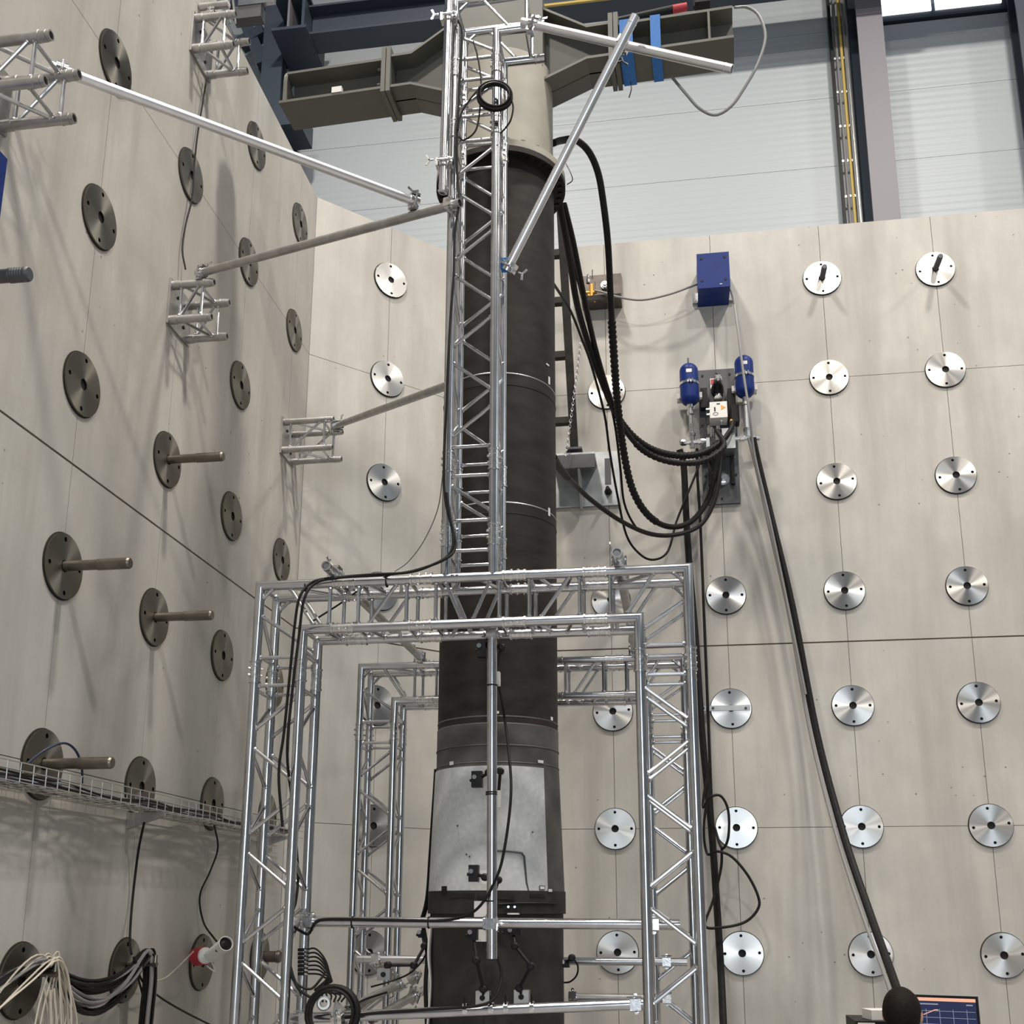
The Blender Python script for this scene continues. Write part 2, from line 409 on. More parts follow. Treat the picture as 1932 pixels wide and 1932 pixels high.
def brace(p, q, th, r=RB):
    p = Vector(p); q = Vector(q); L = round((q - p).length, 3)
    if (L, r) not in BR_CACHE: BR_CACHE[(L, r)] = MB().tube((0, 0, 0), (0, 0, L), r, 10, cap=False).lathe((0, 0, .022), (0, 0, 1), [(0, r), (.004, r * 1.45), (.010, r * 1.35), (.012, r)], 10, False).lathe((0, 0, L - .034), (0, 0, 1), [(0, r), (.002, r * 1.35), (.008, r * 1.45), (.012, r)], 10, False).mesh('brace', 'alu')
    o = link('brace', BR_CACHE[(L, r)], th); o.location = p - ORG[th]; o.rotation_mode = 'QUATERNION'
    o.rotation_quaternion = (q - p).to_track_quat('Z', 'Y')
def chord(pts, th): MB().path(pts, RC, 16).build('chord', 'alu', th)
def zig(A0, A1, B0, B1, n, th):
    """n diagonals from line A (A0..A1) to line B, starting on A"""
    A0, A1, B0, B1 = map(Vector, (A0, A1, B0, B1)); e = .035 / max((A1 - A0).length, .05)
    for k in range(n):
        a, b = (A0, A1), (B0, B1)
        if k % 2: a, b = b, a
        t0, t1 = k / n, (k + 1) / n
        brace(a[0].lerp(a[1], min(1, t0 + e)), b[0].lerp(b[1], max(0, t1 - e)), th)
def portal(x0, x1, y0, zt, label):
    th = thing('goal_truss', ((x0 + x1) / 2, y0 + .12, 0), label, 'truss frame', 'aluminium box truss frames around the column')
    W_ = x1 - x0; cs = [x0 + .45, x0 + .85, x1 - .85, x1 - .45]; zi = zt - TW; zl = zt - .452
    def in_plane(y):
        V = lambda x, z: Vector((x, y, z))
        for (xa, sg) in ((x0, 1), (x1, -1)):
            c = xa + sg * .45; xi = xa + sg * TW
            chord([V(c, zt), V(xa, zt), V(xa, zl)], th); chord([V(c, zi), V(xi, zi), V(xi, zl)], th)
            chord([V(xa, zl), V(xa, .02)], th); chord([V(xi, zl), V(xi, .02)], th)
            for xx in (xa, xi): coupler(V(xx, zl), (0, 0, 1), th, .5 if xx == xa else 2.2)
            brace(V(xa + sg * .085, zt), V(xa, zt - .085), th)
            brace(V(xa + sg * .15, zt), V(xa + sg * .31, zi), th)
            brace(V(xa, zt - .15), V(xi, zt - .31), th)
            for z in (zl + .072, zl - .072): brace(V(xa, z), V(xi, z), th)
            zig(V(xi, zl - .085), V(xi, .14), V(xa, zl - .085), V(xa, .14), 10, th)
            brace(V(xa, .09), V(xi, .09), th)
        for k in range(3):
            for z in (zt, zi): chord([V(cs[k], z), V(cs[k + 1], z)], th)
        for c in cs:
            for z in (zt, zi): coupler(V(c, z), (1, 0, 0), th, 1.2 if z == zt else .3)
            for s in (-.075, .075): brace(V(c + s, zt), V(c + s, zi), th)
        brace(V(cs[0] + .12, zi), V(cs[1] - .115, zt), th)
        brace(V(cs[2] + .12, zi), V(cs[3] - .115, zt), th)
        m = (cs[1] + cs[2]) / 2
        brace(V(cs[1] + .115, zt), V(m - .02, zi), th); brace(V(m + .02, zi), V(cs[2] - .115, zt), th)
    in_plane(y0); in_plane(y0 + TW)
    U = lambda x, k, z: Vector((x, y0 + k * TW, z))
    for (xa, sg) in ((x0, 1), (x1, -1)):
        for xx, zz, zc in ((xa, zt, zt), (xa + sg * TW, zi, zi)):
            brace(U(xx, 0, zc), U(xx, 1, zc), th, .012)
            for z in (zl + .09, zl - .09): brace(U(xx, 0, z), U(xx, 1, z), th)
            zig(U(xx, 1, zl - .10), U(xx, 1, .14), U(xx, 0, zl - .10), U(xx, 0, .14), 10, th)
            brace(U(xx, 0, zc - .10), U(xx, 1, zl + .10), th)
            c = xa + sg * .45
            brace(U(xx + sg * .10, 0, zz), U(c - sg * .09, 1, zz), th)
    for z in (zt, zi):
        for k in range(3):
            a, b = cs[k] + .07, cs[k + 1] - .07
            zig(U(a, k % 2, z), U(b, k % 2, z), U(a, 1 - k % 2, z), U(b, 1 - k % 2, z), 2, th)
        for c in cs:
            for s in (-.07, .07): brace(U(c + s, 0, z), U(c + s, 1, z), th)
    for xa in (x0 - .03, x1 - TW - .03):
        MB().box((xa + .15, y0 + .12, .008), (.36, .36, .016)).build('base_plate', 'alu_dull', th, False)
    return th
FX0, FX1, FY, FZ = -2.10, .072, 5.20, 3.235
RX0, RX1, RY = -2.12, .052, 7.13
front = portal(FX0, FX1, FY, FZ, 'nearer aluminium truss goal frame standing in front of the dark column')
rear = portal(RX0, RX1, RY, FZ, 'farther aluminium truss goal frame partly hidden behind the dark column')

def tower():
    xl, xr, y0 = -1.125, -.885, FY
    th = thing('truss_tower', ((xl + xr) / 2, y0 + .12, FZ), 'tall narrow aluminium truss tower standing on the nearer goal frame', 'truss tower')
    zs = [3.456, 3.86, 5.852, 6.252]; zi, zo = 6.475, 6.715; xe = -.64
    for y in (y0, y0 + TW):
        V = lambda x, z: Vector((x, y, z))
        for x in (xl, xr):
            chord([V(x, FZ), V(x, zs[0])], th)
            for k in range(3): chord([V(x, zs[k]), V(x, zs[k + 1])], th)
            for z in zs: coupler(V(x, z), (0, 0, 1), th, .4 if y == y0 else 1.9)
        chord([V(xr, zs[3]), V(xr, zi), V(xe, zi)], th); chord([V(xl, zs[3]), V(xl, zo), V(xe, zo)], th)
        for z in (zi, zo): MB().lathe(V(xe - .06, z), (1, 0, 0), [(0, .0255), (.002, .0285), (.010, .0285), (.012, .0265), (.035, .0265), (.036, .024), (.060, .024)], 20).build('coupler_end', 'alu_cast', th)
        for z in (zs[0] - .08, zs[0] + .08, zs[1] - .08, zs[1] + .08, zs[2] - .08, zs[2] + .08, zs[3] - .08, zs[3] + .06): brace(V(xl, z), V(xr, z), th)
        brace(V(xl, zs[1] - .12), V(xr, zs[0] + .12), th)
        f = 0 if y == y0 else 1
        A, B = ((xl, xr) if f == 0 else (xr, xl))
        zig(V(A, zs[1] + .09), V(A, zs[2] - .09), V(B, zs[1] + .09), V(B, zs[2] - .09), 7, th)
        brace(V(A, zs[2] + .12), V(B, zs[3] - .12), th)
        brace(V(xl, zs[3] + .23), V(xr, zs[3] + .09), th); brace(V(xl, zo - .09), V(xl + .09, zo), th)
        brace(V(xl + .15, zo), V(xl + .33, zi), th); brace(V(xr + .17, zi), V(xr + .17, zo), th)
    for x, f in ((xl, 0), (xr, 1)):
        U = lambda k, z: Vector((x, y0 + k * TW, z))
        zig(U(f, zs[1] + .09), U(f, zs[2] - .09), U(1 - f, zs[1] + .09), U(1 - f, zs[2] - .09), 7, th)
        for z in (zs[0] - .09, zs[0] + .09, zs[1] - .09, zs[1] + .09, zs[2] - .09, zs[2] + .09, zs[3] - .09, zs[3] + .09): brace(U(0, z), U(1, z), th)
        brace(U(0, zs[2] + .1), U(1, zs[3] - .1), th); brace(U(1, zs[0] + .1), U(0, zs[1] - .1), th)
    for z, x in ((zi, xr), (zo, xl), (zi, xe + -.08), (zo, xe - .08)): brace((x, y0, z), (x, y0 + TW, z), th)
    return th
tower()

def stub(y, z, L, label, dark_plate=True):
    th = thing('truss_bracket', (XL, y, z), label, 'truss bracket', 'short truss stubs bolted to the left wall')
    MB().box((XL + .008, y, z), (.014, .31, .31)).build('base_plate', 'alu_dull', th, False)
    for sy in (-1, 1):
        for sz in (-1, 1):
            p = Vector((XL + .014, y + sy * .12, z + sz * .12))
            MB().lathe(p, (1, 0, 0), [(0, .0285), (.05, .0285), (.052, .025), (L - .065, .025), (L - .064, .0285), (L - .055, .0285), (L - .053, .0265), (L - .02, .0265), (L - .019, .024), (L, .024), (L, .017), (L - .03, .017)], 18, False).build('chord', 'alu_dull', th)
            MB().tube(Vector((XL + .014, y + sy * .05, z + sz * .075)), Vector((XL + .022, y + sy * .05, z + sz * .075)), .012, 6).build('bolt', 'black', th)
    a, b = XL + .07, XL + L - .08
    for sy in (-.12, .12):
        brace((a, y + sy, z - .12), (b, y + sy, z + .12), th); brace((a, y + sy, z - .12), (a, y + sy, z + .12), th); brace((b + .02, y + sy, z - .12), (b + .02, y + sy, z + .12), th)
    for sz in (-.12, .12):
        brace((a, y - .12, z + sz), (b, y + .12, z + sz), th); brace((b, y - .12, z + sz), (b, y + .12, z + sz), th)
    return th
stub(7.918, 5.296, .41, 'truss stub on the left wall beside the angled corner, lowest of four')
stub(5.918, 5.296, .27, 'truss stub on the left wall holding the sloping grey brace tube')
stub(5.918, 7.296, .28, 'truss stub highest on the left wall near its top edge')
stub(3.918, 5.296, .36, 'large near truss stub cut by the left picture edge')
# ------------------------------------------------------------------ test column
CXC, CYC = -1.035, 6.28
def column():
    th = thing('test_column', (CXC, CYC, 0), 'tall dark steel test column with a light grey painted patch', 'column')
    def lat(name, mat, prof, n=72): return MB().lathe((CXC, CYC, 0), (0, 0, 1), prof, n).build(name, mat, th, ang=25)
    lat('upper_tube', 'steel_dark', [(2.40, .349), (6.215, .349)])
    fl = lat('flange', 'steel_dark', [(6.215, .425), (6.252, .425)])
    for k in range(40):
        a = 2 * math.pi * k / 40
        MB().tube((CXC + .392 * math.cos(a), CYC + .392 * math.sin(a), 6.205), (CXC + .392 * math.cos(a), CYC + .392 * math.sin(a), 6.216), .018, 6).build('flange_bolt', 'black', fl)
    lat('sleeve', 'steel_dark2', [(2.40, .352), (2.62, .352), (2.625, .349)])
    lat('cone', 'steel_dark2', [(1.63, .384), (2.40, .354), (2.40, .34)])
    lat('band', 'steel_low', [(1.60, .386), (1.72, .386)])
    lat('lower_tube', 'steel_low', [(0.02, .372), (1.61, .372)])
    lat('base_flange', 'steel_dark', [(0.0, .55), (.05, .55), (.05, .372)])
    for z in (4.735, 3.915, 2.66, 2.50, 2.405): lat('weld_seam', 'plate_steel' if z > 3 else 'steel_dark2', [(z - .004, .3495 if z > 2.65 else .354), (z, .3515 if z > 2.65 else .3565), (z + .004, .3495 if z > 2.65 else .354)])
    for z in (4.66, 3.85): lat('strap', 'black', [(z - .003, .349), (z, .352), (z + .003, .349)])
    # painted measuring patch facing the frames' front side
    mb = MB(); n = 40; a0, a1 = R(-90 - 78), R(-90 + 55)
    rows = [(1.715, .3815), (2.385, .3555)]
    for o in (.0, .0025):
        for z, r in rows:
            for k in range(n + 1):
                a = a0 + (a1 - a0) * k / n; mb.v.append(Vector((CXC + (r + o) * math.cos(a), CYC + (r + o) * math.sin(a), z)))
    N1 = n + 1
    for k in range(n):
        mb.f.append((2 * N1 + k, 2 * N1 + k + 1, 3 * N1 + k + 1, 3 * N1 + k)); mb.f.append((k + 1, k, N1 + k, N1 + k + 1))
        mb.f.append((k, k + 1, 2 * N1 + k + 1, 2 * N1 + k)); mb.f.append((N1 + k + 1, N1 + k, 3 * N1 + k, 3 * N1 + k + 1))
    mb.f += [(0, 2 * N1, 3 * N1, N1), (n, N1 + n, 3 * N1 + n, 2 * N1 + n)]
    p = mb.build('painted_patch', 'patch', th); p['label'] = 'light grey painted measuring patch'
    return th
column()

# ------------------------------------------------------------------ loading yoke (cross beam on collar)
def yoke():
    th = thing('loading_yoke', (CXC, CYC, 6.255), 'grey-green steel cross beam on a pale collar atop the column', 'yoke')
    c = MB().lathe((CXC, CYC, 0), (0, 0, 1), [(6.253, .425), (6.298, .425), (6.30, .345), (7.05, .345)], 64).build('collar', 'collar', th, ang=25)
    for k in range(24):
        a = 2 * math.pi * k / 24
        MB().lathe((CXC + .385 * math.cos(a), CYC + .385 * math.sin(a), 6.298), (0, 0, 1), [(0, .02), (.028, .02)], 6).build('bolt', 'chrome', c)
    rot = Matrix.Rotation(R(-2.6), 3, 'Z'); o = Vector((CXC, CYC, 0)); P = lambda x, y, z: o + rot @ Vector((x, y, z))
    def bx(name, x0, x1, y0, y1, z0, z1, par=th): return MB().prism([P(x0, y0, z0), P(x1, y0, z0), P(x1, y1, z0), P(x0, y1, z0)], (0, 0, z1 - z0)).build(name, 'yoke', par, False)
    zb, zt, hw, hl = 7.04, 7.285, .14, 1.545; tf, tw = .019, .012
    for sg, le in ((-1, hl), (1, hl)):
        a, b = sorted((sg * .78, sg * le)); a2 = a + .05 if sg < 0 else a
        bx('bottom_flange', a, b, -hw, hw, zb, zb + tf); bx('top_flange', a2, b, -hw, hw, zt - tf, zt); bx('web', a2, b, -tw / 2, tw / 2, zb + tf, zt - tf)
        for e in (.755, .79): bx('splice_plate', min(sg * (e - .012), sg * (e + .018)), max(sg * (e - .012), sg * (e + .018)), -hw - .012, hw + .012, zb - .035, zt + .075)
        for yy in (-.10, .10):
            for zz in (zb + .06, zt - .06): MB().tube(P(sg * .80, yy, zz), P(sg * .845, yy, zz), .014, 6).build('bolt', 'plate_dark', th)
        # haunched middle part
        x0, x1, x2 = sg * .33, sg * .60, sg * .745
        for y_ in (-hw, hw - .0):
            pass
        poly = lambda y: [P(sg * .30, y, zb - .02 - .10), P(x1, y, zb + 0.0), P(x2, y, zb), P(x2, y, zt), P(x1, y, zt), P(sg * .30, y, zt + .20)]
        MB().prism(poly(-tw / 2), rot @ Vector((0, tw, 0))).build('haunch_web', 'yoke', th, False)
        for q in (([(.30, zb - .12), (.60, zb), (.745, zb)]), ([(.30, zt + .20), (.60, zt), (.745, zt)])):
            for (xa, za), (xb, zc) in zip(q[:-1], q[1:]):
                MB().prism([P(sg * xa, -hw, za), P(sg * xb, -hw, zc), P(sg * xb, -hw, zc + tf), P(sg * xa, -hw, za + tf)], rot @ Vector((0, 2 * hw, 0))).build('haunch_flange', 'yoke', th, False)
    bx('centre_block', -.31, .31, -.16, .16, zb - .02, zt + .28)
    bx('stiffener', hl - .16, hl - .145, -hw, hw, zb + tf, zt - tf)
    # lifting eye at the left end
    ex = -hl + .022; pts = []
    for k in range(13):
        a = R(180 * k / 12); pts.append(P(ex, .0 - .13 * math.cos(a), zt - .055 + .13 * math.sin(a)))
    ey = [P(ex, -.13, zb + tf)] + pts + [P(ex, .13, zb + tf)]
    eye = MB().prism(ey, rot @ Vector((.028, 0, 0))).build('lifting_eye', 'yoke', th, False)
    MB().tube(P(ex - .003, 0, zt - .055), P(ex + .031, 0, zt - .055), .042, 20).build('eye_hole', 'clad', eye)
    w = bx('white_tag', -1.16, -1.09, -hw - .004, -hw + .03, zb + tf, zb + tf + .045); w.data.materials.clear(); w.data.materials.append(M['white'])
    return th, P
YK, YP = yoke()
# blue straps slung round the right arm
for i, (x, w, lab) in enumerate(((.86, .085, 'wide blue sling round the beam, left of the two'), (1.05, .065, 'narrow blue sling round the beam, right of the two'))):
    hw, zb, zt, t = .145, 7.034, 7.291, .006
    loop = [(-hw, zb), (hw, zb), (hw, zt), (-hw, zt)]; org = YP(x, 0, zb)
    st = thing('lifting_strap', org, lab, 'strap', 'blue slings on the cross beam')
    dx = .02 if i == 0 else 0
    for (ya, za), (yb, zc) in zip(loop, loop[1:] + loop[:1]):
        a, b = YP(x, ya, za), YP(x, yb, zc)
        ny, nz = (0, -1) if za == zc == zb else ((0, 1) if za == zc else ((1, 0) if ya > 0 else (-1, 0)))
        nn = (YP(0, ny, 0) - YP(0, 0, 0)) if ny else Vector((0, 0, nz)); ax = YP(w / 2, 0, 0) - YP(0, 0, 0)
        MB().prism([a - ax, a + ax, b + ax, b - ax], nn * t).build('webbing', 'blue_strap', st, False)
# ------------------------------------------------------------------ tubes and clamps
def clamp_mb(mb, p, d, e, wing=True):
    """two-bolt tube clamp at p round axis d, lug towards e"""
    p = Vector(p); d = Vector(d).normalized(); e = Vector(e); e = (e - d * e.dot(d)).normalized(); w = d.cross(e)
    mb.lathe(p - d * .026, d, [(0, .0255), (0, .033), (.052, .033), (.052, .0255)], 18, False)
    rot = Matrix((d, e, w)).transposed()
    mb.box(p + e * .038, (.046, .026, .044), rot); mb.box(p - e * .036, (.05, .014, .05), rot)
    for s in (-1, 1):
        mb.tube(p + w * s * .036 - e * .03, p + w * s * .036 + e * .05, .006, 8)
        mb.tube(p + w * s * .036 + e * .03, p + w * s * .036 + e * .042, .011, 6)
    if wing:
        q = p - e * .05 + w * .036
        mb.tube(q, q - e * .03, .005, 8)
        mb.prism([q - e * .018 - d * .004, q - e * .018 + d * .034 - e * .016, q - e * .03 + d * .030 - e * .016, q - e * .028 - d * .004], w * .005)
        mb.prism([q - e * .018 + d * .004, q - e * .018 - d * .034 - e * .016, q - e * .03 - d * .030 - e * .016, q - e * .028 + d * .004], w * .005)
    return mb
def pipe(p, q, label, mat='alu', r=.025, clamps=(), group=None, ends=True, base=None, cmat='alu_cast'):
    p = Vector(p); q = Vector(q); d = (q - p).normalized(); L = (q - p).length
    th = thing('brace_tube', p if base is None else base, label, 'tube', group)
    prof = [(.03, r * .80), (0, r * .80), (0, r)]
    if ends: prof += [(.035, r), (.036, r * 1.06), (.044, r * 1.06), (.045, r), (L - .045, r), (L - .044, r * 1.06), (L - .036, r * 1.06), (L - .035, r)]
    prof += [(L, r), (L, r * .80), (L - .03, r * .80)]
    MB().lathe(p, d, prof, 20).build('tube', mat, th)
    for t, e in clamps: clamp_mb(MB(), p + d * (t * L), d, e).build('clamp', cmat, th)
    return th
G = 'aluminium brace tubes'
a0, a1 = at(92, 124, Y=4.06), at(790, 383, Y=5.22)
pipe(a0, a1, 'long bright brace tube running down from the near left wall stub', 'alu_bright', clamps=((.985, (0, .2, -1)), (.03, (0, -.3, -1))), group=G)
b0, b1 = at(372, 517, Y=5.80), at(868, 383, Y=5.12)
pipe(b0, b1, 'dull grey brace tube rising from the middle wall stub to the tower', 'alu_dull', clamps=((.02, (0, 0, -1)), (.97, (0, 1, 0))), group=G)
pipe(at(632, 804, Y=7.80), at(853, 724, Y=5.50), 'dull grey brace tube from the corner stub to behind the tower', 'alu_dull', clamps=((.01, (0, 0, -1)), (.02, (1, 0, 0))), group=G)
pipe(at(848, -12, Y=5.13), at(836, 363, Y=5.13), 'upright aluminium tube clamped along the left of the tower top', clamps=((.13, (1, 0, 0)), (.86, (1, 0, 0))), group=G)
e0, e1 = at(985, 42, Y=5.16), at(1381, 131, Y=5.02)
pipe(e0, e1, 'aluminium tube pointing right from the tower top across the beam', 'alu_bright', clamps=((.06, (0, 0, -1)), (.50, (0, -1, 0))), group=G)
pipe(at(1199, 30, Y=4.95), at(956, 510, Y=5.33), 'long slanting white brace tube right of the tower', 'alu_bright', clamps=((.985, (-1, .3, 0)),), group=G)
pipe((-1.90, 5.375, 1.560), (-.02, 5.375, 1.553), 'horizontal aluminium tube across the front frame over the column patch base', clamps=((.045, (0, 1, 0)), (.52, (0, -1, 0)), (.935, (0, 1, 0))), group=G)
pipe((-.908, 5.315, 2.99), (-.898, 5.315, 1.395), 'upright aluminium tube hanging in front of the grey painted patch', clamps=((.015, (0, 1, 0)), (.90, (0, 1, 0))), group=G)
pipe((-1.93, 5.31, 1.11), (-.16, 5.31, 1.205), 'lowest horizontal aluminium tube along the bottom picture edge', clamps=((.08, (0, 1, 0)), (.96, (0, 1, 0))), group=G)
pipe((-1.715, 5.08, 3.292), (-1.715, 7.26, 3.292), 'crosswise tube linking both frames, left of the tower', 'alu_dull', clamps=((.07, (0, 0, -1)), (.18, (0, 0, -1)), (.94, (0, 0, -1))), group=G)
pipe((-.262, 5.08, 3.292), (-.262, 7.26, 3.292), 'crosswise tube linking both frames, right of the tower', 'alu_dull', clamps=((.07, (0, 0, -1)), (.18, (0, 0, -1)), (.94, (0, 0, -1))), group=G)
pipe((-2.06, 7.07, 1.318), (.01, 7.07, 1.318), 'horizontal tube across the far frame behind the column', clamps=((.06, (0, 1, 0)), (.94, (0, 1, 0))), group=G)
pipe((-.70, 7.0, 1.11), (-.10, 7.0, 1.11), 'short dull tube right of the column near the bottom edge', 'alu_dull', clamps=((.03, (0, -1, .3)), (.97, (0, 1, 0))), group=G)
pipe(at(655, 1905, Y=6.2), at(790, 1838, Y=6.9), 'dull sloping tube left of the column foot', 'alu_dull', clamps=((.93, (0, -1, .4)), (.7, (0, -1, 0))), group=G)
pipe(at(700, 1925, Y=6.4), at(800, 1868, Y=6.9), 'second dull sloping tube left of the column foot', 'alu_dull', clamps=((.8, (0, -1, .4)),), group=G)
bc = MB().box(at(953, 500, Y=5.33), (.045, .05, .06)); bo = bc.build('blue_clamp', 'blue_strap'); 
tag(bo, 'light blue clamp where the slanting tube meets the tower', 'clamp')

# ------------------------------------------------------------------ blue junction box and valve plate on the right wall
def bluebox():
    th = thing('junction_box', (.455, YW, 7.1), 'blue steel box mounted high on the right wall', 'box')
    MB().box((.458, 9.258, 7.272), (.283, .31, .345)).build('casing', 'blue', th, False)
    MB().box((.458, 9.099, 7.275), (.290, .012, .352)).build('cover', 'blue', th, False)
    for sx in (-.105, .105):
        for sz in (-.10, .125): MB().lathe((.458 + sx, 9.093, 7.275 + sz), (0, -1, 0), [(0, .012), (.004, .012)], 12).build('screw', 'black', th)
    for sx in (-.165, .165): MB().box((.458 + sx, 9.40, 7.18), (.05, .03, .10)).build('mounting_lug', 'chrome', th, False)
    MB().box((.52, 9.0915, 7.128), (.022, .003, .006)).build('maker_label', 'white', th, False)
bluebox()
def valve_plate():
    c = at(1136, 552, Y=9.39); th = thing('valve_plate', (c.x, YW, c.z), 'oily steel plate with brass valve and gauge beside the hoses', 'valve')
    MB().box((c.x, 9.398, c.z + .02), (.37, .03, .33)).build('plate', 'plate_brown', th, False)
    MB().box((c.x, 9.33, c.z - .155), (.37, .16, .02)).build('ledge', 'plate_brown', th, False)
    MB().box((c.x, 9.25, c.z - .135), (.37, .012, .05)).build('lip', 'steel_dark', th, False)
    MB().lathe((c.x + .03, 9.385, c.z + .06), (0, -1, 0), [(0, .04), (.03, .04), (.03, .032), (.045, .032), (.045, .018), (.06, .018)], 20).build('gauge', 'chrome', th)
    v = at(1116, 552, Y=9.28)
    MB().tube(v + Vector((0, .11, .05)), v + Vector((0, 0, .05)), .018, 12).tube(v + Vector((0, 0, .08)), v + Vector((0, 0, -.09)), .022, 12).tube(v + Vector((-.05, 0, 0)), v + Vector((.05, 0, 0)), .016, 10).build('brass_valve', 'orange', th)
    MB().tube(v + Vector((-.03, 0, -.02)), v + Vector((.035, -.02, -.11)), .011, 8).build('valve_lever', 'orange', th)
    MB().lathe(v + Vector((-.03, 0, .10)), (0, 0, 1), [(0, .02), (.04, .02), (.05, .012), (.09, .012)], 6).build('hex_fitting', 'chrome', th)
    MB().tube(v + Vector((.01, 0, .14)), v + Vector((.012, 0, .24)), .004, 6).build('thin_pin', 'black', th)
    return c
VP_ = valve_plate()

# ------------------------------------------------------------------ hydraulic manifold and accumulators
def manifold():
    th = thing('hydraulic_unit', (.455, YW, 5.13), 'dark back plate with hydraulic valves between two blue tanks', 'hydraulic unit')
    MB().box((.455, 9.398, 5.785), (.325, .03, 1.305)).build('back_plate', 'plate_dark', th, False)
    for x, z in ((.33, 6.38), (.455, 6.39), (.575, 6.38), (.32, 5.40), (.59, 5.40), (.455, 5.18)):
        MB().tube((x, 9.385, z), (x, 9.378, z), .011, 10).build('plate_bolt', 'black', th)
    for x, z0, z1 in ((.335, 6.03, 6.22), (.575, 5.80, 6.20)): MB().box((x, 9.345, (z0 + z1) / 2), (.06, .09, z1 - z0)).build('pipe_clip', 'black', th, False)
    MB().box((.60, 9.30, 5.93), (.07, .12, .16)).build('coil_housing', 'black', th, False)
    # knob with tag at the top
    MB().box((.450, 9.37, 6.29), (.105, .012, .10)).build('warning_tag', 'white', th, False)
    MB().box((.418, 9.362, 6.305), (.03, .004, .05)).build('red_mark', 'red', th, False)
    MB().lathe((.458, 9.375, 6.22), (0, -1, .12), [(0, .058), (.03, .058), (.03, .050), (.06, .052), (.07, .040), (.16, .036)], 24).build('filter_housing', 'black', th)
    MB().lathe((.458, 9.20, 6.243), (0, -1, .12), [(0, .022), (.02, .034), (.035, .034), (.045, .020)], 12).build('rotary_knob', 'chrome', th)
    MB().lathe((.462, 9.372, 6.17), (0, -.6, -1), [(0, .040), (.02, .045), (.04, .036)], 20).build('polished_ring', 'chrome', th)
    # white servo box with pictograms
    bx_ = MB().box((.452, 9.27, 5.945), (.152, .17, .152)).build('servo_box', 'white', th, False)
    yf = 9.184
    MB().prism([(.475, yf, 5.985), (.475, yf, 5.94), (.515, yf, 5.9625)], (0, -.001, 0)).build('warning_triangle', 'orange', bx_, False)
    MB().path([(.425 + .022 * math.cos(R(a)), yf, 5.905 + .013 * math.sin(R(a))) for a in range(0, 361, 30)], .002, 4).build('ring_sign', 'black', bx_)
    MB().box((.420, yf, 5.95), (.012, .002, .04)).build('lever_sign', 'black', bx_, False)
    MB().box((.452, yf, 6.0), (.03, .002, .012)).build('printed_line', 'plate_dark', bx_, False)
    MB().path(spline([(.385, 9.25, 5.97), (.345, 9.24, 5.94), (.34, 9.24, 5.86), (.37, 9.22, 5.80), (.41, 9.2, 5.76)]), .007, 6).build('signal_lead', 'rubber', th)
    for z in (5.985, 5.935): MB().tube((.376, 9.25, z), (.345, 9.25, z), .014, 10).build('cable_gland', 'chrome', th)
    # steel block
    MB().box((.525, 9.27, 5.665), (.12, .18, .19)).build('valve_block', 'plate_steel', th, False)
    MB().box((.348, 9.27, 5.635), (.03, .16, .10)).build('valve_block', 'plate_steel', th, False)
    MB().box((.43, 9.31, 5.64), (.14, .14, .18)).build('valve_body', 'plate_dark', th, False)
    for x, z, r_, h_ in ((.44, 5.70, .030, .10), (.385, 5.72, .018, .07), (.36, 5.745, .014, .06), (.575, 5.735, .022, .05)):
        MB().lathe((x, 9.18, z), (0, -.35, 1), [(-h_ * .5, r_ * .7), (-h_ * .45, r_), (h_ * .1, r_), (h_ * .1, r_ * 1.15), (h_ * .5, r_ * 1.15), (h_ * .55, r_ * .7), (h_ * .8, r_ * .6)], 6, True).build('hex_fitting', 'chrome', th)
    for x in (.472, .56): MB().lathe((x, 9.2, 5.80), (0, 0, 1), [(0, .010), (.02, .010), (.022, .014), (.04, .014), (.05, .008)], 8).build('brass_plug', 'orange' if x > .5 else 'chrome', th)
    for x in (.36, .56): MB().box((x, 9.36, 5.45), (.03, .05, .30)).build('guide_rail', 'black', th, False)
    MB().lathe((.475, 9.385, 5.36), (0, -1, -.1), [(0, .05), (.012, .05), (.014, .034), (.05, .034), (.05, .022), (.075, .022)], 6).build('large_nut', 'chrome', th)
    MB().lathe((.475, 9.38, 5.36), (0, -1, 0), [(0, .056), (.006, .056)], 24).build('washer', 'chrome', th)
manifold()
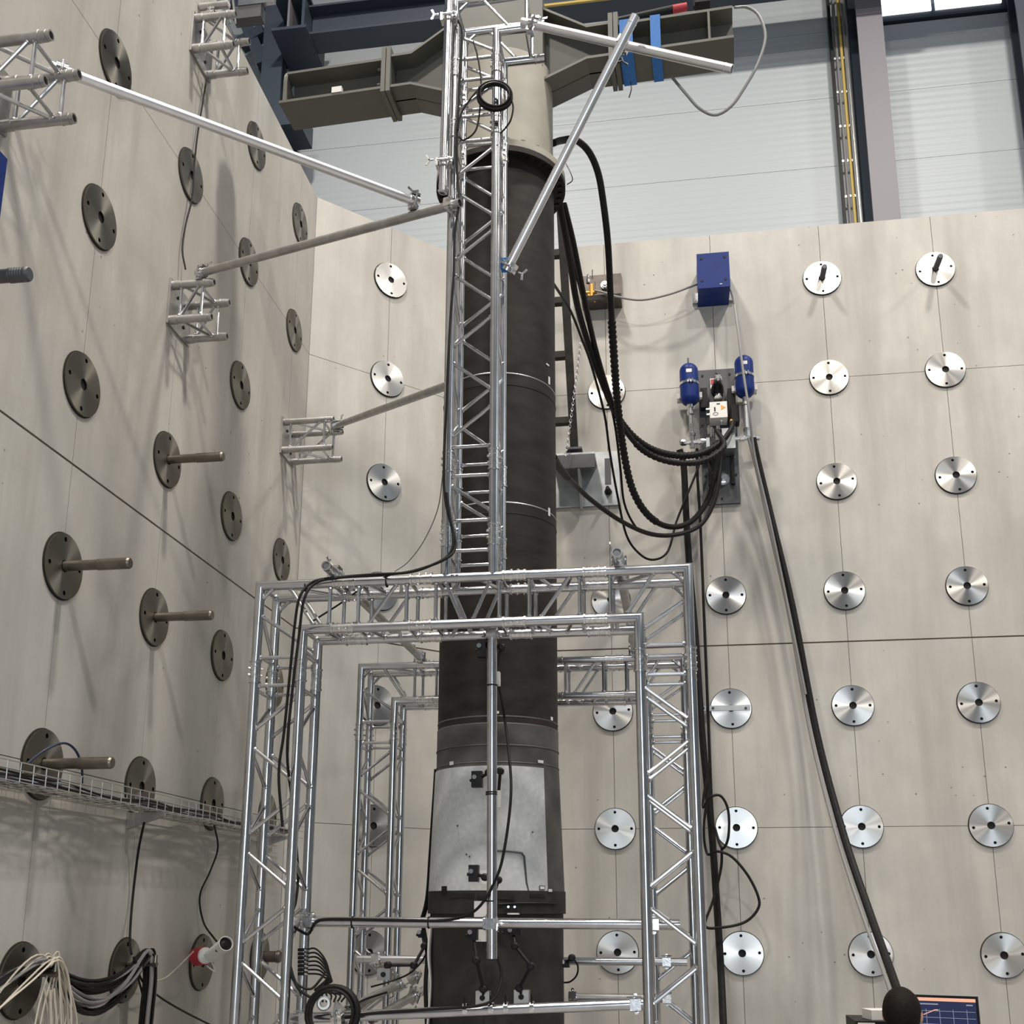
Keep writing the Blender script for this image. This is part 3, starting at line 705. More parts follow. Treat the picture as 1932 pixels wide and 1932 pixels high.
def accumulator(x, z0, z1, tilt, label, low):
    y = 9.20; r = .083; th = thing('accumulator', (x, y, z0), label, 'tank', 'blue pressure accumulators')
    h = z1 - z0; prof = []
    for k in range(9): a = R(90 * k / 8); prof.append((.075 - .075 * math.cos(a), max(.02, r * math.sin(a))))
    for k in range(9): a = R(90 * k / 8); prof.append((h - .075 + .075 * math.sin(a), max(.006, r * math.cos(a))))
    MB().lathe((x, y, z0), (0, 0, 1), prof, 32).build('tank', 'blue', th, ang=60)
    zc = z0 + h * .50
    b = MB().lathe((x, y, zc - .012), (0, 0, 1), [(0, r), (0, r + .005), (.024, r + .005), (.024, r)], 32, False).build('clamp_band', 'chrome', th)
    MB().box((x + .0, y - r - .012, zc), (.014, .02, .03)).build('band_bolt', 'chrome', b, False)
    MB().box((x + .028, y - r - .008, zc), (.010, .022, .03)).build('band_bolt', 'chrome', b, False)
    MB().box((x, y + .14, zc - .07), (.22, .06, .05)).build('support', 'plate_steel', th, False)
    for s in (-.1, .1): MB().box((x + s, y + .085, zc - .075), (.022, .06, .05)).build('support_lug', 'white', th, False)
    MB().box((x + .0, y - r * .93, z1 - .105), (.05, .012, .032)).build('maker_plate', 'white', th, False)
    MB().lathe((x, y, z0 + .01), (0, 0, -1), [(0, .032), (.03, .028), (.032, .022), (.06, .022), (.062, .030), (.095, .030), (.097, .024), (.10, .014), (low, .014)] if low < .2 else [(0, .030), (.05, .026), (.052, .034), (.08, .034), (.082, .026), (low, .024)], 12).build('neck_pipe', 'alu_cast' if low < .2 else 'plate_steel', th)
    return th
acc1 = accumulator(.205, 6.005, 6.415, 0, 'blue tank left of the dark hydraulic plate, with a pin on top', .19)
accumulator(.692, 6.045, 6.455, 0, 'blue tank right of the dark hydraulic plate', .30)
MB().tube((.203, 9.2, 6.40), (.203, 9.2, 6.47), .011, 10).build('valve_stem', 'chrome', acc1)
ft = thing('pipe_fitting', (.21, 9.2, 5.66), 'plated tee fitting under the left blue tank', 'fitting', 'pipe fittings by the hydraulic unit')
MB().lathe((.21, 9.2, 5.60), (0, 0, 1), [(0, .024), (.11, .024), (.112, .032), (.14, .032), (.15, .018), (.24, .014)], 8).build('tee_body', 'alu_cast', ft)
MB().lathe((.10, 9.2, 5.655), (1, 0, 0), [(0, .018), (.02, .030), (.06, .030), (.062, .022), (.16, .022), (.162, .03), (.20, .03), (.23, .02)], 8).build('tee_branch', 'alu_cast', ft)
ft = thing('pipe_fitting', (.70, 9.2, 5.66), 'plated elbow fitting under the right blue tank', 'fitting', 'pipe fittings by the hydraulic unit')
MB().lathe((.585, 9.2, 5.665), (1, 0, 0), [(0, .02), (.04, .02), (.042, .03), (.08, .03), (.082, .024), (.18, .024), (.182, .03), (.21, .03), (.22, .018)], 8).build('elbow_body', 'alu_cast', ft)
MB().lathe((.69, 9.2, 5.665), (0, 0, 1), [(0, .026), (.04, .03), (.09, .03)], 8).build('elbow_branch', 'alu_cast', ft)

# mounting rail on one plate
rl = thing('mounting_rail', at(1370, 1336, Y=9.38), 'small zinc rail screwed across the plate beside the right leg', 'rail')
MB().box(at(1370, 1336, Y=9.385), (.40, .012, .045)).build('rail', 'alu_dull', rl, False)
for xx in (1327, 1345, 1407): MB().tube(at(xx, 1336, Y=9.38), at(xx, 1336, Y=9.37), .012, 8).build('rail_screw', 'plate_dark', rl)

# ------------------------------------------------------------------ wall bracket, black ladder, chain
wb = thing('wall_bracket', at(1110, 955, Y=9.40), 'raw steel plate with slotted nut and dark shelf right of the column', 'bracket')
p0, p1 = at(1040, 960, Y=9.40), at(1168, 852, Y=9.40)
MB().prism([(p0.x, 9.412, p0.z), (p1.x, 9.412, p0.z), (p1.x, 9.412, p1.z), (p0.x, 9.412, p1.z)], (0, -.03, 0)).build('wall_plate', 'plate_steel', wb, False)
s0, s1 = at(1040, 885, Y=9.1), at(1122, 855, Y=9.1)
MB().box(((s0.x + s1.x) / 2, 9.24, s1.z), (s1.x - s0.x, .30, .025)).build('shelf', 'plate_steel', wb, False)
MB().box(((s0.x + s1.x) / 2, 9.09, (s0.z + s1.z) / 2 - .01), (s1.x - s0.x, .02, s1.z - s0.z)).build('shelf_front', 'plate_dark', wb, False)
g0 = at(1092, 880, Y=9.24)
MB().prism([(g0.x, 9.10, s0.z), (g0.x, 9.38, s0.z), (g0.x, 9.38, s0.z - .30), (g0.x, 9.34, s0.z - .30)], (.02, 0, 0)).build('gusset', 'plate_steel', wb, False)
sl = at(1147, 895, Y=9.38)
MB().box(sl + Vector((0, 0, .03)), (.055, .006, .25)).build('slot', 'plate_dark', wb, False)
MB().lathe(sl + Vector((0, 0, -.17)), (0, -1, 0), [(0, .035), (.02, .035), (.02, .026), (.06, .026), (.06, .018), (.11, .018)], 6).build('nut', 'black', wb)
ld = thing('black_ladder', at(1082, 850, Y=9.15), 'black steel ladder frame leaning behind the column on the wall bracket', 'ladder')
t0, t1 = at(1058, 400, Y=8.75), at(1084, 852, Y=9.12)
def bar(mb, p, q, w, t):
    d = (q - p).normalized(); u = Vector((1, 0, 0)) if abs(d.x) < .9 else Vector((0, 0, 1)); u = (u - d * u.dot(d)).normalized(); v = d.cross(u)
    return mb.prism([p - u * w / 2 - v * t / 2, p + u * w / 2 - v * t / 2, p + u * w / 2 + v * t / 2, p - u * w / 2 + v * t / 2], q - p)
bar(MB(), t0, t1, .07, .06).build('rail', 'steel_dark', ld, False)
off = Vector((-.38, 0, 0)); bar(MB(), t0 + off, t1 + off, .07, .06).build('rail', 'steel_dark', ld, False)
for yy in (480, 570, 672, 795):
    t = (yy - 400) / 452; c = t0.lerp(t1, t); bar(MB(), c - Vector((.03, 0, 0)), c + off + Vector((.03, 0, 0)), .06, .07).build('rung', 'steel_dark', ld, False)
MB().box(t1 + Vector((.0, 0, .01)), (.14, .12, .02)).build('foot', 'plate_dark', ld, False)
ch = thing('chain', at(1066, 862, Y=9.0), 'thin steel chain hanging beside the black ladder', 'chain')
LINK = MB().path([(0, .010 * math.cos(a), .017 * math.sin(a)) for a in [2 * math.pi * k / 10 for k in range(11)]], .003, 5, False).mesh('chain_link', 'plate_steel')
c0, c1 = at(1096, 640, Y=8.95), at(1067, 862, Y=9.02)
nl = 40
for k in range(nl):
    o = link('chain_link', LINK, ch); o.location = c0.lerp(c1, k / nl) + Vector((0, 0, -.03 * math.sin(math.pi * k / nl))) - ORG[ch]; o.rotation_euler = (0, 0, R(90) * (k % 2))

# ------------------------------------------------------------------ hydraulic hoses (pixel path, depth)
def hose(name, pts, r, label, cat='hose', mat='rubber', group=None, wrap=None, n=10, k=6):
    P = spline([at(x, y, Y=d) for x, y, d in pts], k)
    o = solo(MB().path(P, r, n), name, mat, P[0], label, cat, group)
    if wrap:       # spiral guard over part of the length
        i0, i1 = int(len(P) * wrap[0]), int(len(P) * wrap[1]); seg = P[i0:i1 + 1]; Q = [seg[0]]
        for a, b in zip(seg[:-1], seg[1:]):
            m = max(2, int((b - a).length / .012))
            Q += [a.lerp(b, j / m) for j in range(1, m + 1)]
        MB().path(Q, r, 10, True, lambda i: r * (1.32 if i % 3 else 1.02)).build('spiral_guard', 'rubber', o, ang=80)
    return o
HG = 'black hydraulic hoses'
hose('hydraulic_hose', [(1044, 270, 6.35), (1060, 265, 6.45), (1085, 264, 6.55), (1110, 285, 6.65), (1128, 325, 6.75), (1138, 380, 6.85), (1147, 460, 7.0), (1152, 560, 7.3), (1157, 650, 7.6), (1165, 760, 8.0), (1178, 860, 8.4), (1196, 930, 8.6), (1226, 975, 8.8), (1264, 994, 9.0), (1304, 984, 9.1), (1334, 946, 9.15), (1348, 900, 9.12), (1356, 862, 9.12), (1362, 838, 9.14)], .024, 'thick black hose arching out of the collar and looping lowest to the unit', group=HG, wrap=(.42, .68))
hose('hydraulic_hose', [(1056, 385, 6.5), (1066, 440, 6.7), (1078, 510, 7.0), (1090, 580, 7.3), (1112, 655, 7.7), (1136, 722, 8.0), (1164, 785, 8.3), (1204, 832, 8.6), (1254, 856, 8.8), (1312, 858, 9.0), (1356, 838, 9.08), (1378, 812, 9.10), (1383, 796, 9.12)], .024, 'black hose, upper of the sagging pair reaching the steel valve block', group=HG, wrap=(.52, .84))
hose('hydraulic_hose', [(1064, 385, 6.55), (1080, 450, 6.8), (1094, 520, 7.1), (1108, 590, 7.4), (1124, 660, 7.75), (1146, 735, 8.05), (1172, 800, 8.3), (1214, 850, 8.6), (1268, 872, 8.75), (1326, 870, 8.9), (1366, 842, 9.0), (1352, 812, 9.1)], .021, 'black hose, lower of the sagging pair under the hydraulic unit', group=HG, wrap=(.60, .9))
hose('hydraulic_hose', [(1044, 862, 6.42), (1058, 886, 6.9), (1085, 915, 7.6), (1120, 947, 8.0), (1175, 985, 8.4), (1230, 1008, 8.8), (1280, 1008, 9.0), (1322, 990, 9.1), (1346, 950, 9.12), (1356, 905, 9.12), (1360, 860, 9.14)], .019, 'black hose emerging low behind the column and sagging right', group=HG, wrap=(0, .16))
hose('hydraulic_hose', [(1044, 535, 6.45), (1058, 556, 6.8), (1078, 590, 7.2), (1098, 640, 7.5), (1116, 690, 7.8), (1140, 780, 8.2), (1150, 850, 8.5), (1164, 930, 8.7), (1182, 1010, 8.9), (1208, 1046, 9.0), (1234, 1056, 9.1), (1260, 1040, 9.15), (1276, 985, 9.2), (1296, 935, 9.2), (1318, 880, 9.2), (1325, 850, 9.2)], .010, 'thin black hose with the deepest loop below the unit', group=HG)
hose('hydraulic_hose', [(1068, 395, 6.7), (1076, 470, 7.0), (1098, 560, 7.4), (1130, 680, 7.9), (1158, 790, 8.3), (1170, 880, 8.5), (1178, 950, 8.7), (1200, 995, 8.9), (1222, 1008, 9.0)], .010, 'thin black hose running beside the thick pair', group=HG)
hose('hydraulic_hose', [(1282, 848, 9.2), (1290, 880, 9.25), (1294, 960, 9.3), (1300, 1060, 9.35), (1312, 1200, 9.34), (1326, 1400, 9.34), (1342, 1560, 9.34), (1352, 1700, 9.3), (1360, 1830, 9.2), (1366, 1960, 9.0), (1372, 2082, 8.9)], .030, 'thick black hose dropping from the left tank fitting down the wall', group=HG)
hose('hydraulic_hose', [(1315, 846, 9.22), (1316, 900, 9.3), (1322, 1000, 9.36), (1330, 1200, 9.36), (1338, 1400, 9.36), (1343, 1520, 9.34), (1352, 1650, 9.3), (1368, 1960, 9.1), (1376, 2074, 9.05)], .013, 'thin black hose dropping beside the thick wall hose', group=HG)
hose('hydraulic_hose', [(1420, 826, 9.18), (1432, 880, 9.25), (1456, 980, 9.3), (1496, 1150, 9.3), (1540, 1380, 9.25), (1590, 1570, 9.0), (1640, 1720, 8.6), (1690, 1860, 8.0), (1720, 1960, 7.6), (1752, 2070, 7.35), (1790, 2140, 7.2)], .030, 'thick black hose slanting across the right wall down to the operator', group=HG)
hose('hydraulic_hose', [(1412, 826, 9.15), (1428, 890, 9.2), (1450, 990, 9.25), (1488, 1160, 9.25), (1530, 1390, 9.2), (1582, 1590, 8.9), (1632, 1740, 8.5), (1676, 1860, 7.9), (1700, 1960, 7.5), (1730, 2070, 7.3), (1766, 2148, 7.15)], .013, 'thin grey hose slanting beside the thick one on the right wall', mat='rubber_grey', group=HG)
hose('steel_conduit', [(1376, 540, 9.25), (1384, 565, 9.2), (1392, 620, 9.1), (1402, 700, 9.05), (1414, 780, 9.05), (1424, 860, 9.15), (1452, 980, 9.2), (1492, 1170, 9.2), (1520, 1310, 9.2)], .011, 'grey conduit dropping from the blue box past the right tank', 'conduit', 'rubber_grey')
hose('steel_conduit', [(1122, 548, 9.25), (1140, 552, 9.22), (1165, 560, 9.2), (1210, 566, 9.2), (1260, 556, 9.2), (1300, 542, 9.22), (1318, 535, 9.25)], .010, 'grey conduit sagging from the valve plate to the blue box', 'conduit', 'rubber_grey')
hose('steel_conduit', [(1386, 14, 6.2), (1410, 14, 6.25), (1432, 30, 6.25), (1444, 70, 6.25), (1430, 120, 6.25), (1405, 165, 6.25), (1380, 200, 6.25), (1350, 217, 6.25), (1320, 205, 6.25), (1295, 178, 6.25), (1268, 146, 6.3)], .0095, 'grey conduit looping off the right end of the cross beam', 'conduit', 'rubber_grey')
hose('cable_loop', [(1338, 1440, 9.2), (1326, 1520, 9.15), (1340, 1504, 9.1), (1360, 1502, 9.1), (1374, 1530, 9.1), (1374, 1580, 9.1), (1362, 1600, 9.12), (1348, 1560, 9.2)], .011, 'upper black cable loop hanging against the right wall', 'cable', group='cable loops on the right wall')
hose('cable_loop', [(1338, 1480, 9.2), (1328, 1560, 9.15), (1334, 1610, 9.15), (1352, 1606, 9.1), (1380, 1616, 9.1), (1410, 1650, 9.1), (1430, 1690, 9.1), (1430, 1715, 9.1), (1405, 1740, 9.1), (1360, 1750, 9.1), (1330, 1746, 9.15), (1345, 1700, 9.2), (1360, 1640, 9.2), (1362, 1600, 9.2)], .011, 'lower wide black cable loop hanging against the right wall', 'cable', group='cable loops on the right wall')
# ------------------------------------------------------------------ hall steelwork behind the strong walls
def hbox(th, name, mat, x0, x1, y0, y1, z0, z1): return MB().box(((x0 + x1) / 2, (y0 + y1) / 2, (z0 + z1) / 2), (x1 - x0, y1 - y0, z1 - z0)).build(name, mat, th, False)
hc = thing('hall_column', (2.64, 12.2, 0), 'mauve grey steel hall column left of the bright window', 'column', 'hall columns')
hbox(hc, 'front_flange', 'hall_face', 2.49, 2.80, 11.985, 12.01, 0, 19); hbox(hc, 'web', 'hall_steel', 2.62, 2.66, 12.01, 12.40, 0, 19); hbox(hc, 'rear_flange', 'hall_steel', 2.47, 2.80, 12.40, 12.44, 0, 19)  # web and rear flange: shade of the column's side put into the colour
hc = thing('hall_column', (4.55, 12.2, 0), 'dark steel hall column at the upper right picture edge', 'column', 'hall columns')
hbox(hc, 'front_flange', 'hall_steel', 4.36, 4.70, 11.985, 12.01, 0, 19); hbox(hc, 'web', 'hall_steel', 4.53, 4.57, 12.01, 12.40, 0, 19); hbox(hc, 'rear_flange', 'hall_steel', 4.42, 4.70, 12.40, 12.44, 0, 19)
hc = thing('hall_column', (-5.03, 12.0, 0), 'dark blue steel hall column behind the left wall top', 'column', 'hall columns')
hbox(hc, 'front_flange', 'hall_steel', -5.17, -4.89, 11.77, 11.80, 0, 19); hbox(hc, 'web', 'hall_steel', -5.05, -5.01, 11.80, 12.25, 0, 19); hbox(hc, 'rear_flange', 'hall_steel', -5.17, -4.80, 12.25, 12.29, 0, 19)
cb = at(566, 90, Y=11.7); hbox(hc, 'corbel_bottom', 'hall_steel', -4.89, -4.42, 11.35, 12.2, cb.z - .02, cb.z + .02); hbox(hc, 'corbel_web', 'hall_face', -4.70, -4.67, 11.4, 12.2, cb.z, cb.z + .52); hbox(hc, 'corbel_top', 'hall_steel', -4.89, -4.42, 11.35, 12.2, cb.z + .50, cb.z + .54); hbox(hc, 'corbel_plate', 'hall_steel', -4.50, -4.46, 11.38, 12.2, cb.z, cb.z + .5)
lb = at(556, 258, Y=11.9); hbox(hc, 'lower_bracket', 'hall_steel', -4.89, -4.53, 11.6, 12.1, lb.z - .05, lb.z + .25)
for (pa, pb) in (((462, 40), (498, 125)), ((455, 85), (500, 60)), ((440, 10), (500, 30))):
    bar(MB(), at(*pa, Y=12.0), at(*pb, Y=11.95), .16, .16).build('bracing', 'hall_steel', hc, False)
cr = thing('crane_beam', (0, 11.7, 12.7), 'dark crane runway beam along the hall wall behind the cross beam', 'beam')
hbox(cr, 'bottom_flange', 'hall_steel', -4.45, 6.5, 11.50, 11.85, 12.68, 12.71); hbox(cr, 'web', 'hall_steel', -4.45, 6.5, 11.66, 11.69, 12.71, 13.1); hbox(cr, 'top_flange', 'hall_steel', -4.45, 6.5, 11.50, 11.85, 13.1, 13.13)
cd = solo(MB().box((.5, 11.48, 12.665), (6.0, .03, .03)), 'conductor_rail', 'yellow', (.5, 11.48, 12.65), 'thin yellow conductor strip under the crane runway beam', 'rail')
ct = thing('cable_ladder', (2.33, 12.4, 7), 'vertical cable ladder with yellow cable beside the mauve hall column', 'cable ladder')
for x in (2.235, 2.42): hbox(ct, 'side_rail', 'black' if x < 2.3 else 'wire', x - .022, x + .012, 12.33, 12.40, 7.0, 19)
for k in range(24): hbox(ct, 'rung', 'wire', 2.23, 2.43, 12.335, 12.35, 7.15 + k * .5, 7.18 + k * .5)
MB().tube((2.345, 12.32, 7), (2.345, 12.32, 19), .018, 8).build('yellow_cable', 'yellow', ct)
MB().tube((2.29, 12.325, 7), (2.29, 12.325, 19), .016, 8).build('grey_cable', 'rubber_grey', ct)
MB().tube((2.39, 12.325, 7), (2.39, 12.325, 19), .014, 8).build('grey_cable', 'rubber_grey', ct)
# things lying on the cross beam
jk = thing('hydraulic_jack', at(1165, 38, Y=6.3), 'black and red tool lying on top of the right beam arm', 'tool')
MB().tube(at(1160, 40, Y=6.33), at(1288, 14, Y=6.33), .022, 12, .030).build('barrel', 'black', jk)
MB().tube(at(1270, 18, Y=6.27), at(1296, 13, Y=6.27), .028, 12).build('red_grip', 'red', jk)
bk = solo(MB().box(at(1325, 2, Y=6.3), (.10, .08, .08)).box(at(1312, 8, Y=6.3), (.03, .03, .05)), 'black_clip', 'black', at(1325, 8, Y=6.3), 'small black clip on the beam near its right end', 'clip')
hose('thin_wire', [(1190, 155, 6.15), (1191, 168, 6.13), (1187, 184, 6.13)], .004, 'short thin wire hanging under the right beam arm', 'wire', 'black')
hose('thin_wire', [(1066, 305, 6.0), (1076, 325, 5.95), (1080, 340, 5.95), (1070, 348, 6.0)], .003, 'thin wire loop beside the column flange', 'wire', 'black')
# fittings on the topmost stub
tf = thing('tube_clamp_set', at(405, 30, Y=5.95), 'cluster of clamps and flat bars above the topmost wall stub', 'clamp')
clamp_mb(MB(), at(400, 28, Y=5.85), (1, 0, 0), (0, 0, -1)).build('clamp', 'alu_cast', tf)
MB().tube(at(378, 14, Y=5.85), at(432, 8, Y=5.85), .025, 16).build('short_tube', 'alu_dull', tf)
MB().box(at(485, 4, Y=5.95), (.26, .03, .05)).build('flat_bar', 'alu', tf, False)
for px_ in (418, 430, 440): MB().tube(at(px_, 0, Y=5.9), at(px_ + 4, 44, Y=5.9), .008, 8).build('threaded_pin', 'chrome', tf)
MB().box(at(470, 30, Y=5.98), (.20, .08, .10)).build('motor_block', 'plate_dark', tf, False)
bbp = Vector((XL + .125, at(6, 365, X=XL + .25).y - .15, at(6, 365, X=XL + .25).z))
bb = solo(MB().box(bbp, (.25, .30, .34)), 'junction_box', 'blue', bbp, 'blue box just entering at the left picture edge', 'box', smooth=False)

M['navy'] = simple('navy_cable', (.012, .018, .05), .5)
# ------------------------------------------------------------------ left wall: tray, cables, camera
tr = thing('wire_tray', (XL + .12, 6.0, 2.17), 'zinc wire mesh cable tray running along the left wall', 'cable tray')
y0, y1 = 3.7, 8.15; zb = 2.15
for x, z in ((.03, 0), (.075, 0), (.12, 0), (.165, 0), (.21, 0), (.03, .05), (.21, .05), (.03, .085), (.21, .085)):
    MB().tube((XL + x, y0, zb + z), (XL + x, y1, zb + z), .003, 6).build('long_wire', 'wire', tr)
UW = MB().path([(.03, 0, .085), (.03, 0, -.003), (.21, 0, -.003), (.21, 0, .085)], .0028, 6).mesh('cross_wire', 'wire')
for k in range(44): link('cross_wire', UW, tr).location = Vector((XL, y0 + .03 + k * .1, zb)) - ORG[tr]
for yy in (5.80, 7.75, 4.0):
    b_ = MB().prism([(XL + .002, yy, zb - .008), (XL + .22, yy, zb - .008), (XL + .22, yy, zb - .03), (XL + .002, yy, zb - .10)], (0, .03, 0)).build('tray_bracket', 'alu_dull', tr, False)
tc_ = thing('tray_cables', (XL + .12, 6.0, 2.185), 'bundle of dark cables lying loose in the wire tray', 'cable')
for k in range(14):
    random.seed(40 + k); xx = XL + random.uniform(.05, .19); pts = []
    for j in range(12): pts.append((min(XL + .2, max(XL + .04, xx + random.uniform(-.05, .05))), y0 + .05 + j * .39, zb + .010 + random.uniform(0, .035)))
    MB().path(spline(pts, 5), .006, 6).build('cable', ('rubber', 'rubber_grey', 'wire')[k % 3] if k % 5 else 'navy', tc_)
def wcable(pts, r, label, mat='rubber', x=.02, group='cables on the left wall'):
    P = spline([at(a, b, X=XL + (c if c else x)) for a, b, c in pts]); return solo(MB().path(P, r, 8), 'wall_cable', mat, P[0], label, 'cable', group)
wcable([(390, 148, .03), (383, 190, .02), (372, 260, .02), (366, 320, .03), (362, 375, .035), (350, 425, .02), (344, 470, .02), (350, 508, .05)], .006, 'thin black cable between the two upper wall stubs')
wcable([(272, 1552, .12), (262, 1600, .06), (254, 1660, .03), (248, 1720, .03), (245, 1775, .08), (248, 1800, .14)], .007, 'dark cable hanging from the tray bracket to the black bundle')
wcable([(404, 1555, .10), (411, 1600, .06), (396, 1645, .04), (377, 1690, .03), (384, 1740, .05), (404, 1770, .16), (409, 1776, .2)], .006, 'dark cable hanging from the tray to the white camera')
wcable([(52, 1440, .10), (85, 1415, .14), (120, 1402, .16), (142, 1415, .18), (154, 1445, .19), (155, 1478, .17)], .006, 'dark blue cable arching out of the tray over the rod', 'navy')
hk = []
for i, (px_, py_, c_, w_) in enumerate(((44, 1802, 3, 'grey hook plate'), (250, 1806, 2, 'grey hook'))):
    y = 7.918 - c_; z = Z0 + .03; h = thing('cable_hook', (XL + .02, y, z), 'steel rod hook carrying the black bundle, %s' % ('nearest the left edge' if i == 0 else 'nearer the white camera'), 'hook', 'cable hooks')
    MB().tube((XL + .02, y, z), (XL + .19, y, z), .014, 10).build('pin', 'rod', h); MB().tube((XL + .18, y, z - .01), (XL + .18, y, z + .05), .010, 8).build('tip', 'rod', h)
    hk.append(Vector((XL + .12, y, z + .025)))
cbun = thing('cable_bundle', hk[1], 'thick bundle of black cables sagging between the two hooks', 'cable bundle')
A_, B_ = hk
for k in range(22):
    random.seed(100 + k); j = lambda s: Vector((random.uniform(-s, s), random.uniform(-s, s), random.uniform(-s * .4, s)))
    sag = random.uniform(.10, .26); o1, o2 = j(.035), j(.035)
    pts = [A_ + Vector((.05, -1.0, -.35)) + j(.08), A_ + Vector((0, -.4, -.08)) + j(.03), A_ + o1 + Vector((0, 0, .01))]
    for t in (.2, .4, .6, .8): pts.append(A_.lerp(B_, t) + Vector((0, 0, -sag * math.sin(math.pi * t))) + (o1.lerp(o2, t)) * 1.0)
    pts += [B_ + o2 + Vector((0, 0, .02)), B_ + o2 + Vector((.02, .03, -.10)), B_ + o2 + Vector((.02, .02, -.45)), B_ + o2 + Vector((.03, .02, -1.2))]
    MB().path(spline(pts, 5), random.choice((.007, .008, .010)), 6).build('cable', 'rubber' if k % 6 else 'rubber_grey', cbun)
cw = thing('cable_bundle', hk[0], 'bundle of cream wires hanging in loops from the left hook', 'cable bundle')
for k in range(16):
    random.seed(300 + k); w = random.uniform(.04, .22); dp = random.uniform(.25, .75); o_ = Vector((random.uniform(0, .08), random.uniform(-.04, .06), random.uniform(0, .03)))
    s_ = 1 if k % 3 else -1
    pts = [A_ + o_ + Vector((0, -.05, 0)), A_ + o_ + Vector((.02, .0, .03)), A_ + o_ + Vector((.03, w * .7 * s_, -dp * .35)), A_ + o_ + Vector((.04, w * s_, -dp * .7)), A_ + o_ + Vector((.04, w * .55 * s_, -dp)), A_ + o_ + Vector((.03, .02 * s_, -dp * .75)), A_ + o_ + Vector((.01, -.02, -.1))]
    if k % 4 == 0: pts = [A_ + Vector((.1, -.9, -.25 - .02 * k)), A_ + o_ + Vector((.03, -.3, -.07)), A_ + o_ + Vector((.02, 0, .02)), A_ + o_ + Vector((.04, .10, -.30)), A_ + o_ + Vector((.05, .12, -1.0))]
    MB().path(spline(pts, 6), .0045, 6).build('wire', 'cream', cw)
for i, pts in enumerate(([(252, 1806, .14), (262, 1850, .12), (272, 1890, .1), (282, 1950, .1)], [(254, 1806, .14), (268, 1850, .12), (300, 1880, .1), (350, 1910, .1), (420, 1945, .1)])):
    wcable(pts, .006, ('black cable dropping beside the black bundle', 'black cable swinging right towards the truss leg')[i])
wcable([(258, 1820, .14), (285, 1848, .08), (310, 1846, .08), (335, 1825, .1), (365, 1795, .12)], .004, 'thin cream wire sagging to the white camera', 'cream')
cv = thing('security_camera', (XL + .01, 6.918, Z0), 'white bullet security camera on a red base on the left wall', 'camera')
q0 = at(371, 1805, X=XL + .05); q1 = at(386, 1803, X=XL + .12); 
MB().tube(q0, q1, .055, 20).build('red_base', 'red', cv); MB().lathe(q1, (q1 - q0), [(0, .05), (.012, .05), (.03, .03), (.05, .014)], 20).build('mount', 'white', cv)
m0, m1 = at(398, 1804, X=XL + .22), at(423, 1783, X=XL + .36)
MB().tube(q1, at(396, 1800, X=XL + .22), .013, 10).build('arm', 'white', cv)
LN = (m1 - m0).length
body = MB().lathe(m0, m1 - m0, [(0, .028), (.008, .041), (LN, .041), (LN + .03, .044), (LN + .03, .040), (LN + .012, .039)], 24, False).build('body', 'white', cv)
MB().lathe(m0, m1 - m0, [(0, .02), (.001, .029)], 24).build('rear_cap', 'white', body)
MB().lathe(m0, m1 - m0, [(LN + .012, .0395), (LN + .016, .0395), (LN + .02, .018), (LN + .026, .012)], 24).build('lens', 'black', body)
MB().box(m0.lerp(m1, .75) + Vector((0, -.04, -.015)), (.03, .004, .012)).build('sensor_window', 'black', body, False)
MB().path(spline([at(398, 1812, X=XL + .2), at(408, 1835, X=XL + .2), at(400, 1830, X=XL + .15), at(390, 1822, X=XL + .12)]), .004, 6).build('lead', 'white', cv)

# ------------------------------------------------------------------ cables on the tower and the front frame
CG = 'black cables tied to the trusses'
hose('truss_cable', [(858, 30, 5.15), (872, 60, 5.15), (868, 140, 5.15), (862, 260, 5.15), (862, 320, 5.15), (866, 380, 5.13), (858, 440, 5.13), (856, 520, 5.13), (850, 600, 5.13), (845, 700, 5.13), (842, 780, 5.14), (838, 860, 5.14), (840, 940, 5.14), (855, 1010, 5.13), (848, 1045, 5.12), (815, 1066, 5.1), (770, 1080, 5.12), (700, 1084, 5.14), (630, 1090, 5.14), (590, 1098, 5.12), (566, 1125, 5.08), (556, 1180, 5.08), (548, 1260, 5.1), (536, 1380, 5.1), (526, 1460, 5.1), (533, 1560, 5.12)], .007, 'long black cable down the tower and left leg, outer one', 'cable', group=CG)
hose('truss_cable', [(843, 930, 5.14), (850, 980, 5.13), (859, 1030, 5.13), (840, 1055, 5.1), (780, 1077, 5.12), (720, 1085, 5.14), (640, 1090, 5.14), (596, 1100, 5.12), (574, 1130, 5.08), (564, 1200, 5.1), (552, 1300, 5.1), (542, 1420, 5.12), (552, 1520, 5.3), (562, 1640, 5.36), (558, 1700, 5.3), (546, 1740, 5.2), (544, 1800, 5.2), (560, 1860, 5.2), (590, 1885, 5.22)], .007, 'second black cable round the left frame corner', 'cable', group=CG)
hose('truss_cable', [(735, 1085, 5.15), (690, 1105, 5.3), (640, 1140, 5.5), (585, 1175, 5.42)], .005, 'thin black cable crossing inside the top truss', 'cable', group=CG)
hose('truss_cable', [(836, 890, 5.3), (826, 960, 5.6), (800, 1020, 5.9), (770, 1060, 6.1), (745, 1078, 6.2)], .003, 'very thin grey wire sagging left of the tower', 'cable', 'rubber_grey', CG)
hose('truss_cable', [(893, 78, 5.15), (902, 110, 5.14), (908, 160, 5.14), (906, 200, 5.14), (898, 245, 5.14), (876, 264, 5.15), (866, 258, 5.15)], .005, 'thin cable looping in front of the tower top', 'cable', group=CG)
hose('truss_cable', [(905, 165, 5.14), (885, 190, 5.14), (870, 215, 5.14), (864, 245, 5.14)], .005, 'thin cable slanting across the tower top', 'cable', group=CG)
